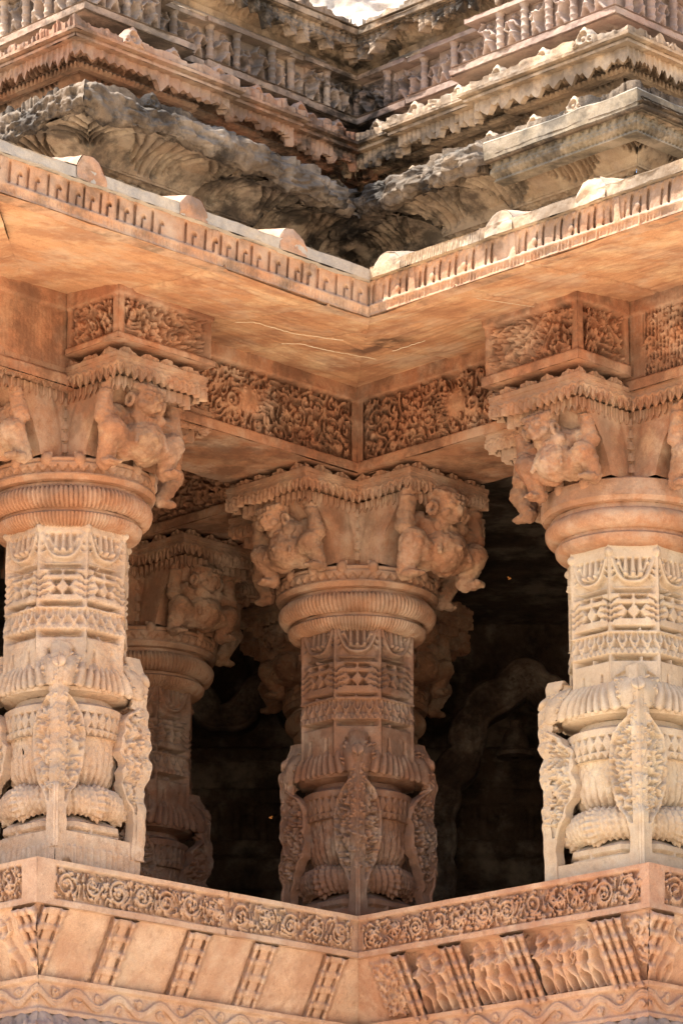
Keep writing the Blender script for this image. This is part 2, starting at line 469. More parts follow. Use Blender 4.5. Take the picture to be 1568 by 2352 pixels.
# ------------------------------------------------------------------ stone
SAT = .74
def hexc(s):
    c = [int(s[i:i+2], 16)/255 for i in (0, 2, 4)]
    c = [x/12.92 if x <= .04045 else ((x+.055)/1.055)**2.4 for x in c]
    l = .3*c[0]+.55*c[1]+.15*c[2]
    c = [l+(x-l)*SAT for x in c]
    return (c[0], c[1]*1.03, c[2]*.99, 1)
def stone(name, c1, c2, c3, stain=None, stain_amt=0., top=None, top_amt=0., streak=None, streak_amt=0., bump=1., big=2.2, grain=1., pit=1., spots=(), block=0.):
    m = bpy.data.materials.new(name); m.use_nodes = True
    t = m.node_tree; N = t.nodes; Lk = t.links; N.clear()
    out = N.new('ShaderNodeOutputMaterial'); bs = N.new('ShaderNodeBsdfPrincipled')
    bs.inputs['Roughness'].default_value = .92; bs.inputs['Specular IOR Level'].default_value = .15
    Lk.new(bs.outputs[0], out.inputs[0])
    geo = N.new('ShaderNodeNewGeometry'); pos = geo.outputs['Position']
    def noise(sc_, det=4, rough=.55, off=0, vec=None, stretch=None):
        mp = N.new('ShaderNodeMapping'); mp.inputs['Location'].default_value = (off, off*1.7, off*.6)
        if stretch: mp.inputs['Scale'].default_value = stretch
        Lk.new(vec or pos, mp.inputs[0])
        n = N.new('ShaderNodeTexNoise'); n.inputs['Scale'].default_value = sc_; n.inputs['Detail'].default_value = det; n.inputs['Roughness'].default_value = rough
        Lk.new(mp.outputs[0], n.inputs['Vector']); return n.outputs['Fac']
    def ramp(f, a, b):
        r = N.new('ShaderNodeMapRange'); r.interpolation_type = 'SMOOTHSTEP'
        r.inputs[1].default_value = a; r.inputs[2].default_value = b; Lk.new(f, r.inputs[0]); return r.outputs[0]
    def mul(a, b):
        x = N.new('ShaderNodeMath'); x.operation = 'MULTIPLY'
        for i, q in enumerate((a, b)):
            if isinstance(q, (int, float)): x.inputs[i].default_value = q
            else: Lk.new(q, x.inputs[i])
        return x.outputs[0]
    def mix(f, a, b, mode='MIX'):
        x = N.new('ShaderNodeMix'); x.data_type = 'RGBA'; x.blend_type = mode
        if isinstance(f, (int, float)): x.inputs[0].default_value = f
        else: Lk.new(f, x.inputs[0])
        for i, q in ((6, a), (7, b)):
            if isinstance(q, tuple): x.inputs[i].default_value = q
            else: Lk.new(q, x.inputs[i])
        return x.outputs[2]
    c = mix(ramp(noise(big, 5, .6, 3), .36, .64), c1, c2)
    c = mix(ramp(noise(big*3.1, 6, .65, 11), .45, .68), c, c3)
    dk = tuple(x*.62 for x in c2[:3])+(1,)
    c = mix(mul(ramp(noise(26, 6, .72, 41), .5, .72), .55*grain), c, dk)
    f = noise(170, 3, .7, 5)
    c = mix(mul(ramp(f, .3, .8), .5*grain), c, (.95, .9, .82, 1), 'SOFT_LIGHT')
    c = mix(mul(ramp(noise(300, 2, .6, 8), .58, .75), .35*grain), c, (.25, .2, .17, 1), 'MULTIPLY')
    c = mix(mul(ramp(noise(3.3, 6, .66, 57), .46, .66), .42), c, hexc('c2a68c'))
    c = mix(mul(ramp(noise(5.5, 7, .7, 71), .55, .72), .5), c, tuple(x*.5 for x in c1[:3])+(1,))
    if block:
        mp = N.new('ShaderNodeMapping'); mp.inputs['Rotation'].default_value = (0, 0, math.pi/4); mp.inputs['Location'].default_value = (.13, .21, .07); Lk.new(pos, mp.inputs[0])
        sn = N.new('ShaderNodeVectorMath'); sn.operation = 'SNAP'; Lk.new(mp.outputs[0], sn.inputs[0]); sn.inputs[1].default_value = (.47, .47, .31)
        wn = N.new('ShaderNodeTexWhiteNoise'); Lk.new(sn.outputs[0], wn.inputs[0])
        c = mix(mul(wn.outputs['Value'], block*2.4), c, tuple(x*.62 for x in c1[:3])+(1,))
        sc2 = N.new('ShaderNodeSeparateColor'); Lk.new(wn.outputs['Color'], sc2.inputs[0])
        c = mix(mul(sc2.outputs[1], block*2.), c, hexc('c4ae98'))
    if streak:
        c = mix(mul(ramp(noise(9, 5, .65, 21, stretch=(1.6, 1.6, .12)), .5, .68), streak_amt), c, streak)
    if stain:
        k = mul(ramp(noise(4.2, 7, .68, 17), .44, .62), stain_amt)
        c = mix(k, c, stain)
    for (px_, py_, pz_, rad, colr) in spots:
        vd = N.new('ShaderNodeVectorMath'); vd.operation = 'DISTANCE'; Lk.new(pos, vd.inputs[0]); vd.inputs[1].default_value = (px_, py_, pz_)
        k = mul(ramp(vd.outputs['Value'], rad, rad*.35), ramp(noise(16, 5, .6, 33, stretch=(.5, .5, 1)), .42, .62))
        c = mix(mul(k, .8), c, colr)
    if top:
        sx = N.new('ShaderNodeSeparateXYZ'); Lk.new(geo.outputs['Normal'], sx.inputs[0])
        k = mul(mul(ramp(sx.outputs[2], -.25, .5), ramp(noise(11, 6, .7, 29), .25, .6)), top_amt)
        c = mix(k, c, top)
    Lk.new(c, bs.inputs['Base Color'])
    b1 = N.new('ShaderNodeBump'); b1.inputs['Strength'].default_value = .55*bump; b1.inputs['Distance'].default_value = .004
    Lk.new(noise(60, 6, .72, 2), b1.inputs['Height'])
    vo = N.new('ShaderNodeTexVoronoi'); vo.inputs['Scale'].default_value = 55; Lk.new(pos, vo.inputs['Vector'])
    pt = ramp(vo.outputs['Distance'], 0, .22)
    b2 = N.new('ShaderNodeBump'); b2.inputs['Strength'].default_value = .35*bump*pit; b2.inputs['Distance'].default_value = .003
    Lk.new(pt, b2.inputs['Height']); Lk.new(b1.outputs[0], b2.inputs['Normal'])
    b3 = N.new('ShaderNodeBump'); b3.inputs['Strength'].default_value = .5*bump; b3.inputs['Distance'].default_value = .0012
    Lk.new(noise(330, 3, .7, 6), b3.inputs['Height']); Lk.new(b2.outputs[0], b3.inputs['Normal'])
    Lk.new(b3.outputs[0], bs.inputs['Normal'])
    return m
def W0(x, y, z, r, h): return (x, y, z+ZO, r, hexc(h))
GREY = hexc('5f5650'); BLACK = hexc('322a26')
LICH = [W0(0, -.45, 3.08, .75, '241e1a'), W0(0, -.3, 3.42, .6, '241e1a'), W0(0, -.1, 3.72, .4, '2c2622'), W0(0, -.1, 4.05, .7, '241e1a'), W0(-.55, -.9, 3.1, .4, '3a302a'), W0(.7, -.75, 3.4, .35, '2c2622'), W0(-.6, -.5, 3.75, .3, '2c2622')]
M = dict(
    parapet=stone('pink_tan_sandstone', hexc('c48f6c'), hexc('bb8059'), hexc('cd9c7c'), hexc('a86c48'), .5, hexc('b09080'), .25, block=.09, bump=1.6, grain=1.5, pit=1.6),
    parapet_red=stone('red_tan_sandstone', hexc('ba7c56'), hexc('b06f48'), hexc('c08a68'), hexc('9a5a38'), .55, hexc('b09080'), .25, block=.09, bump=1.4, grain=1.4, pit=1.4),
    post=stone('brown_sandstone', hexc('8e5836'), hexc('834c2e'), hexc('8e6046'), hexc('6c4a38'), .5, hexc('7c6456'), .3),
    post_pink=stone('pale_pink_sandstone', hexc('bb8e6e'), hexc('b4805a'), hexc('c39b7e'), hexc('a5866e'), .5, hexc('b09a88'), .35, grain=1.5),
    post_pale=stone('pale_buff_sandstone', hexc('c2a080'), hexc('b99270'), hexc('c6a98a'), hexc('a98664'), .4, hexc('bfae9c'), .3),
    ring=stone('ring_sandstone', hexc('aa6c42'), hexc('9e5e34'), hexc('ad7a58'), hexc('7c5034'), .5, hexc('a08a78'), .3),
    cap=stone('orange_brown_sandstone', hexc('a4673e'), hexc('985830'), hexc('ab7850'), hexc('744a30'), .6, hexc('a89078'), .3),
    beam=stone('orange_sandstone', hexc('aa683c'), hexc('9e5a30'), hexc('aa724a'), hexc('603a26'), .6, streak=hexc('8a5230'), streak_amt=.45),
    soffit=stone('smooth_orange_sandstone', hexc('c48450'), hexc('b87440'), hexc('c99464'), hexc('9a5830'), .6, bump=.7, big=1.2, pit=.5, spots=[W0(.12, -.72, 2.43, .17, '4e3020'), W0(.02, -.62, 2.44, .12, '6a4430'), W0(-.62, -.55, 2.47, .2, '8a5636'), W0(.75, -.35, 2.49, .22, '8a5636')]),
    fascia=stone('peach_sandstone', hexc('bd7e52'), hexc('b06e40'), hexc('bf8862'), hexc('6e4e38'), .7, hexc('8f8680'), .3, block=.05),
    eave_top=stone('grey_topped_sandstone', hexc('a8968a'), hexc('b39c8a'), hexc('9a8a80'), hexc('7f756e'), .4, hexc('948a84'), .3),
    lotus=stone('weathered_buff_sandstone', hexc('a5835f'), hexc('967252'), hexc('b09170'), hexc('4f3f33'), .85, hexc('857a70'), .5, spots=LICH, block=.12),
    crust=stone('lichen_crusted_sandstone', hexc('6e5743'), hexc('5e4a3a'), hexc('866c54'), hexc('2e2622'), .9, hexc('7a7068'), .3, bump=2.4, spots=LICH),
    red=stone('rust_red_sandstone', hexc('a66a44'), hexc('985834'), hexc('b07c58'), hexc('5a4334'), .75, hexc('8f8078'), .5, spots=LICH, block=.12),
    tan=stone('buff_sandstone', hexc('b8906a'), hexc('a97c54'), hexc('c09c7a'), hexc('5c4a3c'), .7, hexc('968a80'), .5, spots=LICH, block=.12),
    frieze=stone('frieze_sandstone', hexc('a58068'), hexc('98705a'), hexc('ae8c74'), hexc('4c4038'), .7, hexc('9a8c84'), .3, spots=LICH, block=.12),
    plum=stone('plum_sandstone', hexc('a07868'), hexc('92685c'), hexc('a88272'), hexc('5c4a44'), .5, hexc('a08c84'), .3, spots=LICH, block=.12),
    black=stone('blackened_sandstone', hexc('8d6c50'), hexc('6f5746'), hexc('a07c5c'), hexc('2c2622'), .95, hexc('6a6058'), .6, bump=1.8),
    pale=stone('pale_block_stone', hexc('c0a898'), hexc('b09888'), hexc('ccb8a8'), hexc('98826e'), .4, bump=1.6),
    mend=stone('grey_repair_stone', hexc('847058'), hexc('74624e'), hexc('907c64'), hexc('463c34'), .8, hexc('a09890'), .3),
    mortar=stone('pale_mortar', hexc('d2b494'), hexc('c4a07c'), hexc('dcc4a8'), bump=.5),
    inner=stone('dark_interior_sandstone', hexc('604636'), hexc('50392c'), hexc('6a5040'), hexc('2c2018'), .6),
    ground=stone('sandy_paving', hexc('c0aa90'), hexc('b49c80'), hexc('c6b298'), bump=.6, big=.3),
)

# ------------------------------------------------------------------ ground far below
a = Acc(convX, 0); g = np.linspace(-1, 1, 21)
g = np.sign(g)*np.abs(g)**3*1500
a.grid(g[:, None]+0*g, g[None]+0*g[:, None], -ZO-1.6+0*g[:, None]*g[None])
structure(a.build('ground', M['ground']))
AL, BR = 1.44, 1.32            # where the outer pillars stand along the two wings
RES = .0045

def wing_path(L, back=.75, jogs=(), m0=(1, 1)):
    pts = [(0, 0)]; v = 0
    for u, dv in jogs:
        pts += [(u, v), (u, v+dv)]; v += dv
    pts += [(L, v), (L, v-back)]
    return Path(pts, start=m0)
def ZC(z): return lambda s: z+0*s

# ------------------------------------------------------------------ parapets
def parapet(side):
    conv = convL if side == 'L' else convR
    seed = 10 if side == 'L' else 40
    Lw = 1.86 if side == 'L' else 1.685
    mat = M['parapet'] if side == 'L' else M['parapet_red']
    lab = ('pink stone parapet left of the corner, its wide panels plain between ladder-like little columns' if side == 'L'
           else 'red stone parapet right of the corner, its panel crowded with carved dancers')
    t = thing('parapet_wall', lab, 'parapet', W(0, 0, -.9) if 0 else W(Lw/2 if side == 'L' else 0, 0 if side == 'L' else Lw/2, -.9), 'carved parapets')
    p = wing_path(Lw)
    T = p.c[-1]
    # rail with running scrolls
    cv = Cv(T, .2, .0035)
    y0, y1 = .034, .160
    cv.rect(0, T, y0, y1, -.026, cut=True)
    gap = .10
    runner(cv, .02, Lw-.05, y0+.003, y1-.003, seed, .036, -.026) if side == 'R' else (
        runner(cv, .03, .78, y0+.002, y1-.002, seed, .036, -.026), runner(cv, .8, Lw-gap, y0+.003, y1-.003, seed+1, .036, -.026))
    cv.rect(Lw-gap if side == 'L' else Lw-.05, Lw+.1, y0-.01, y1+.01, 0)
    runner(cv, Lw+.11, T, y0, y1, seed+2, .036, -.026)
    if side == 'L':
        q = np.linspace(0, .19, 12); cv.stroke(np.stack([.79+.004*np.sin(q*60), q], 1), .004, h=.02, cut=True)
    cv.erode(seed, .15)
    a = Acc(conv, .0022, seed)
    sweep(a, p, [(-.30, -.012), (-.006, -.002)], res=.01, pres=.01)
    top = lambda s, t: cv(s, t)+.004*vnoise(s*9, t*4, 0, seed)
    sweep(a, p, [(-.008, -.186), (0, 0)], top, RES, RES)
    sweep(a, p, [(-.06, -.19), (-.008, -.186)], res=.01, pres=.008)
    a.build('top_rail', mat, t)
    # leaning panel
    H = .305
    cv = Cv(T, H, .0035)
    y0, y1 = 0.0, H
    if side == 'L':
        k = 0
        for x in np.arange(.10, Lw-.1, .4065):
            xx = x+(.02 if k % 2 else 0)
            cv.rect(xx-.039, xx-.029, 0, H, -.02, True); cv.rect(xx+.029, xx+.039, 0, H, -.02, True); cv.rect(xx+.066, xx+.075, 0, H, -.016, True)
            colonnette(cv, xx, 0, H-.014, .052, .014, 4)
            colonnette(cv, xx-.05, 0, H-.014, .024, .027, 4); colonnette(cv, xx+.05, 0, H-.014, .024, .027, 4)
            cv.rect(xx-.022, xx+.022, H*.8, H*.97, .016)
            k += 1
        n_fig = 0
    else:
        for q0, q1 in ((.255, .46), (.585, .82), (.95, 1.32)): cv.rect(q0, q1, .006, H-.012, -.036, True)
        for x in (.19, .235, .475, .52, .565, .84, .885, .93, 1.34, 1.385, 1.43, 1.475):
            colonnette(cv, x, 0, H-.014, .032, .042, 4, 0., .56)
        swirl(cv, .03, .165, .03, H-.02, 77, .034, 0)
        swirl(cv, 1.51, Lw-.03, .08, H-.02, 78, .03, 0)
    for x in (.07, .115, .16, .42, .47, .52): colonnette(cv, Lw+x, 0, H-.014, .034, .04, 4, 0., .56)
    cv.blur(1); cv.erode(seed+5, .4)
    a = Acc(conv, .0042, seed+3)
    sweep(a, p, [(-.175, -.455), (-.03, -.188)], lambda s, t: cv(s, t), RES, RES)
    a.build('leaning_panel', mat, t)
    if side == 'R':                       # dancers, each its own relief
        for i, x in enumerate([.295, .385, .445, .63, .70, .775, .995, 1.065, 1.14, 1.215, 1.28]):
            relief_figure(conv, x, (-.175, -.455), (-.03, -.188), .27, 300+i, mat, t, depth=2.1, lean=.25, base=-.036)
    relief_figure(conv, Lw, (-.175, -.455), (-.03, -.188), .27, 320, mat, t, depth=1.5, corner=(Lw, -.27 if side == 'L' else -.25))
    # lower band
    cv = Cv(T, .16, .0035)
    cv.rect(0, T, .025, .125, -.02, cut=True)
    wave_vine(cv, .05, Lw-.06, .03, .12, seed+7, .028, -.02); cv.rect(Lw-.07, Lw+.08, 0, .16, 0)
    wave_vine(cv, Lw+.09, T, .03, .12, seed+9, .028, -.02); cv.blur(1); cv.erode(seed+8, .35)
    a = Acc(conv, .0026, seed+4)
    sweep(a, p, [(-.145, -.605), (-.135, -.455)], lambda s, t: cv(s, t), RES, RES)
    sweep(a, p, [(-.135, -.455), (-.19, -.45)], res=.01, pres=.01)
    a.build('lower_band', mat, t)
    # the course beneath, with a row of worn leaves
    a = Acc(conv, .004, seed+5)
    cv = Cv(T, .2, .005); rg = random.Random(seed)
    for x in np.arange(.05, T, .09): cv.dab(x, .14, .05, .03); comma(cv, x, .05, 1.2, .08, rg.uniform(-1, 1), .012, .02)
    sweep(a, p, [(-.18, -.9), (-.12, -.76), (-.10, -.66), (-.2, -.6)], lambda s, t: cv(s, t % .2), .008, .008, smooth=True)
    a.build('foot_moulding', M['plum'], t)
    return t

def relief_figure(conv, u, lo, hi, H, seed, mat, parent, depth=1.3, lean=0., corner=None, name='carved_dancer', width=None, amp=.0015, base=-.012):
    """one dancer, carved on a leaning or upright face that runs along the wing at u"""
    wd = width or H*.62
    cv = Cv(wd, H*1.06, .0033, base-.004)
    figure(cv, wd/2, H*.02, H, seed, base, depth, lean)
    cv.blur(1)
    n = int(wd/.0036); m = int(H/.0036)
    s_ = np.linspace(0, wd, n)[:, None]; t_ = np.linspace(0, H*1.04, m)[None]
    h = cv(s_+0*t_, t_+0*s_)
    lo, hi = np.array(lo), np.array(hi)
    d = (hi-lo)/np.hypot(*(hi-lo)); ne, nz = d[1], -d[0]
    E = lo[0]+t_*d[0]+h*ne; Z = lo[1]+t_*d[1]+h*nz
    a = Acc(conv, amp, seed)
    if corner is None: a.grid(u-wd/2+s_+0*t_, E, Z)
    else: a.grid(corner[0]+E, corner[1]-wd/2+s_+0*t_, Z)
    ob = a.build(name, mat, parent)
    return ob

PL = parapet('L'); PR = parapet('R')

# ------------------------------------------------------------------ pillars
def facet_bands(w_, seed, worn, lift=0.):
    """one side of the eight-sided shaft, foot to top"""
    H = .62+lift
    cv = Cv(w_, H, .003); rg = random.Random(seed); c = w_/2
    j = lambda q: q+rg.uniform(-.002, .002)
    z4, z3, z2, z1 = .06, .155, .285, .455       # grooves between the bands
    for z, f in ((z3, .13), (z2, .0), (z1, .05)):
        cv.rect(.018, w_-.012, z-.009, z+.008, -.055, cut=True)
        if rg.random() < .6: x = rg.uniform(.3, .7)*w_; cv.H[int((z-.008)/.003):int((z+.008)/.003), int((x-.006)/.003):int((x+.006)/.003)] = 0
    for x in (0, w_): cv.stroke([(x, 0), (x, H)], .008, h=.006)
    # lowest: little pointed holes
    for k in (-.25, .25):
        x = c+k*w_
        cv.poly([(x-.016, .012), (x+.016, .012), (x, .075)], -.022, True); cv.stroke([(x, .02), (x, .085)], .005, h=.028, cut=True)
        cv.poly([(x-.006, .012), (x+.006, .012), (x, .03)], 0)
    # leaves over a saw-tooth row
    zb = z3+.012
    n = 8
    for k in range(n):
        x = (k+.5)*w_/n
        cv.poly([(x-w_/n*.5, zb+.002), (x+w_/n*.5, zb+.002), (x, zb+.034)], .011)
    cv.rect(.0, w_, zb+.036, zb+.105, -.016, cut=True)
    for k in range(5):
        x = k*w_/4
        y = zb+.03
        for s_ in (-1, 1):
            comma(cv, x, y, 1.57-s_*.55, .075, s_*.9, .0095, .026, -.016)
            comma(cv, x+s_*.006, y+.02, 1.57-s_*1.0, .04, s_*1.6, .007, .028, -.016)
        cv.dab(x, y+.07, .006, .012)
    cv.rect(0, w_, z2-.018, z2-.009, .004)
    # bow-tie windows with two slots above
    zb = z2+.014
    for s_ in (-1, 1):
        x = c+s_*w_*.165
        cv.stroke([(x-w_*.085, zb+.128), (x+w_*.085, zb+.128)], .0115, h=.045, cut=True)
        q = w_*.14
        for yy, up in ((zb+.095, -1), (zb+.032, 1)):
            x = c+s_*w_*.135
            cv.poly([(x-q*.8, yy), (x+q*.8, yy), (x, yy+up*.030)], -.045, True)
        for k in range(4): comma(cv, c+s_*w_*.47, zb+.02+k*.027, 1.57+s_*.5, .038, s_*1.0, .006, .024, -.004, True)
        for k in range(3): comma(cv, c+s_*w_*.37, zb+.03+k*.027, 1.57+s_*.8, .03, s_*.8, .005, .02, 0, True)
    # garland with three hanging drops
    zb = z1+.016
    cv.rect(.014, w_-.014, zb+.0, zb+.128, -.028, cut=True)
    t = np.linspace(-1, 1, 21)
    for rr, hh, r_ in ((.42, .034, .012), (.33, .024, .008)):
        cv.stroke(np.stack([c+t*w_*rr, zb+.02+(.42-rr)*.25+.10*np.abs(t)**3.2], 1), r_, h=hh, base=-.024)
    for k in (-1, 0, 1):
        x = c+k*w_*.15
        cv.stroke([(x, zb+.12), (x, zb+.062-(k == 0)*.004)], .010, .014, h=.038, base=-.026); cv.dab(x, zb+.055, .0145, .044, -.024)
    for s_ in (-1, 1):
        for k in range(3): comma(cv, c+s_*w_*.44, zb+.035+k*.03, 1.57+s_*.4, .04, s_*1.2, .007, .026, -.024)
        cv.dab(c+s_*w_*.3, zb+.105, .012, .03, -.024)
    cv.rect(0, w_, zb+.126, H, .002)
    for x in (0, w_): cv.dab(x, zb+.15, .02, .02)
    for x in np.arange(.012, w_, .026): cv.dab(x, H-.006, .013, .012, -.002)
    if worn > .3: cv.blur(1)
    if worn: cv.erode(seed, worn*.8)
    return cv

def dwarf_mesh(name, seed):
    """a squatting pot-bellied bearer with raised arms; +v is outward, z up, foot at 0"""
    bm = bmesh.new(); rg = random.Random(seed)
    def ell(c, r, rot=None):
        from mathutils import Matrix
        mt = Matrix.Translation(c)@(rot or Matrix())@Matrix.Diagonal((r[0], r[1], r[2], 1))
        bmesh.ops.create_icosphere(bm, subdivisions=3, radius=1, matrix=mt)
    def cap(p, q, r0, r1, n=9):
        p, q = Vector(p), Vector(q)
        for k in range(n):
            f = k/(n-1); r = r0+(r1-r0)*f
            ell(p.lerp(q, f), (r, r, r))
    sx = rg.choice((-1, 1)); tilt = sx*.022
    ell((0, .095, .060), (.100, .098, .092))                 # belly
    ell((0, .075, .145), (.108, .080, .072))                 # chest
    for s_ in (-1, 1): ell((s_*.048, .138, .150), (.043, .03, .036))
    ell((0, .19, .048), (.013, .012, .013))
    cap((0, .08, .18), (tilt, .12, .21), .055, .05, 4)       # neck
    from mathutils import Matrix
    RX = Matrix.Rotation(-.42, 3, 'X')
    hc = Vector((tilt*1.6, .155, .226))
    ell(hc, (.072, .070, .074))                              # head
    ell(hc+RX@Vector((0, -.02, .026)), (.084, .062, .054))      # hair
    for k in range(9):
        an = -1.4+k*.35
        ell(hc+RX@Vector((.076*math.sin(an), .036*math.cos(an), .044)), (.014, .022, .02))
    ell(hc+RX@Vector((0, .048, -.034)), (.038, .024, .026))     # jaw
    ell(hc+RX@Vector((0, .072, -.003)), (.013, .022, .024))     # nose
    ell(hc+RX@Vector((0, .076, -.015)), (.021, .013, .010))
    for s_ in (-1, 1):
        ell(hc+RX@Vector((s_*.030, .060, .014)), (.018, .015, .011))     # eyes
        cap(hc+RX@Vector((s_*.012, .068, .032)), hc+RX@Vector((s_*.05, .048, .034)), .008, .006, 4)   # brows
        ell(hc+RX@Vector((s_*.038, .048, -.022)), (.024, .022, .022))    # cheeks
        cap(hc+RX@Vector((0, .079, -.033)), hc+RX@Vector((s_*.022, .071, -.032)), .007, .004, 4)     # lips
        cap(hc+RX@Vector((0, .077, -.044)), hc+RX@Vector((s_*.018, .070, -.042)), .007, .004, 4)
        for k in range(10):                                            # ear rings
            an = k*.628
            ell(hc+RX@Vector((s_*.083, .014+.021*math.sin(an), -.020+.023*math.cos(an))), (.012, .012, .012))
        up = s_ == sx
        sh = Vector((s_*.105, .06, .170)); el = Vector((s_*.195, .085, .115+.02*rg.random()))
        ha = Vector((s_*(.195 if up else .165), .10, .245+.02*rg.random()))
        cap(sh, el, .044, .038); cap(el, ha, .038, .028)
        for k in range(3): ell(el.lerp(ha, .7)+Vector((0, .004*k, .012*k)), (.034, .034, .007))   # bangles
        ell(ha+Vector((0, .01, .012)), (.033, .03, .02))
        for k in range(4): cap(ha+Vector((s_*(-.024+.015*k), .03, .014)), ha+Vector((s_*(-.026+.017*k), .052-.004*abs(k-1.5), .032)), .0085, .0065, 5)
        cap(ha+Vector((-s_*.026, .012, .004)), ha+Vector((-s_*.044, .03, .014)), .009, .007, 5)
        # one leg folded wide, the other hanging over the ring
        hp = Vector((s_*.06, .06, .03)); kn = Vector((s_*.168, .105, .060+.02*rg.random()))
        ft = Vector((s_*.150, .045, -.055)) if up else Vector((s_*.175, .05, -.035))
        cap(hp, kn, .064, .054); cap(kn, ft, .052, .036)
        ell(ft+Vector((s_*.006, .03, -.012)), (.034, .052, .02))
        for k in range(4): ell(ft+Vector((s_*(-.014+.013*k), .078-.005*k, -.014)), (.009, .014, .011))
    for k in range(13):                                        # necklace
        an = -1.3+k*.216
        ell(Vector((.090*math.sin(an), .085+.075*math.cos(an), .175-.035*math.cos(an))), (.011, .011, .011))
    for s_ in (-1, 1): cap((s_*.06, .145, .11), (s_*.085, .165, .02), .012, .01, 7)
    me = bpy.data.meshes.new(name); bm.to_mesh(me); bm.free()
    ob = bpy.data.objects.new(name, me); col.objects.link(ob)
    md = ob.modifiers.new('r', 'REMESH'); md.mode = 'VOXEL'; md.voxel_size = .0052; md.use_smooth_shade = True
    ms = ob.modifiers.new('s', 'SMOOTH'); ms.factor = .5; ms.iterations = 2
    dg = bpy.context.evaluated_depsgraph_get()
    out = bpy.data.meshes.new_from_object(ob.evaluated_get(dg))
    bpy.data.objects.remove(ob); bpy.data.meshes.remove(me)
    co = np.empty(len(out.vertices)*3, np.float32); out.vertices.foreach_get('co', co)
    no = np.empty(len(out.vertices)*3, np.float32); out.vertices.foreach_get('normal', no)
    c = co.reshape(-1, 3).astype(float)
    nn = vnoise(c[:, 0]*40, c[:, 1]*40, c[:, 2]*40, seed)*.004+vnoise(c[:, 0]*18, c[:, 1]*18, c[:, 2]*18, seed+4)*.003+(.3-np.abs(vnoise(c[:, 0]*55, c[:, 1]*55, c[:, 2]*55, seed+6)))*.004+vnoise(c[:, 0]*100, c[:, 1]*100, c[:, 2]*100, seed)*.0028
    c = c+no.reshape(-1, 3)*nn[:, None]
    # local (x across, y outward) -> world for an arm that points along a (plan) = world (-1,-1)/sqrt2
    x, y, z = c.T
    out.vertices.foreach_set('co', np.stack([(x*1-y)/S2, (-x-y)/S2, z], 1).astype(np.float32).ravel())
    out.update(); out.name = name
    return out
DWARFS = [dwarf_mesh('dwarf', 3), dwarf_mesh('dwarf', 8), dwarf_mesh('dwarf', 21)]

CROSS = None
def cross_pts(hw, reach):
    return [(hw, hw), (hw, reach), (-hw, reach), (-hw, hw), (-reach, hw), (-reach, -hw), (-hw, -hw), (-hw, -reach), (hw, -reach), (hw, -hw), (reach, -hw), (reach, hw)]

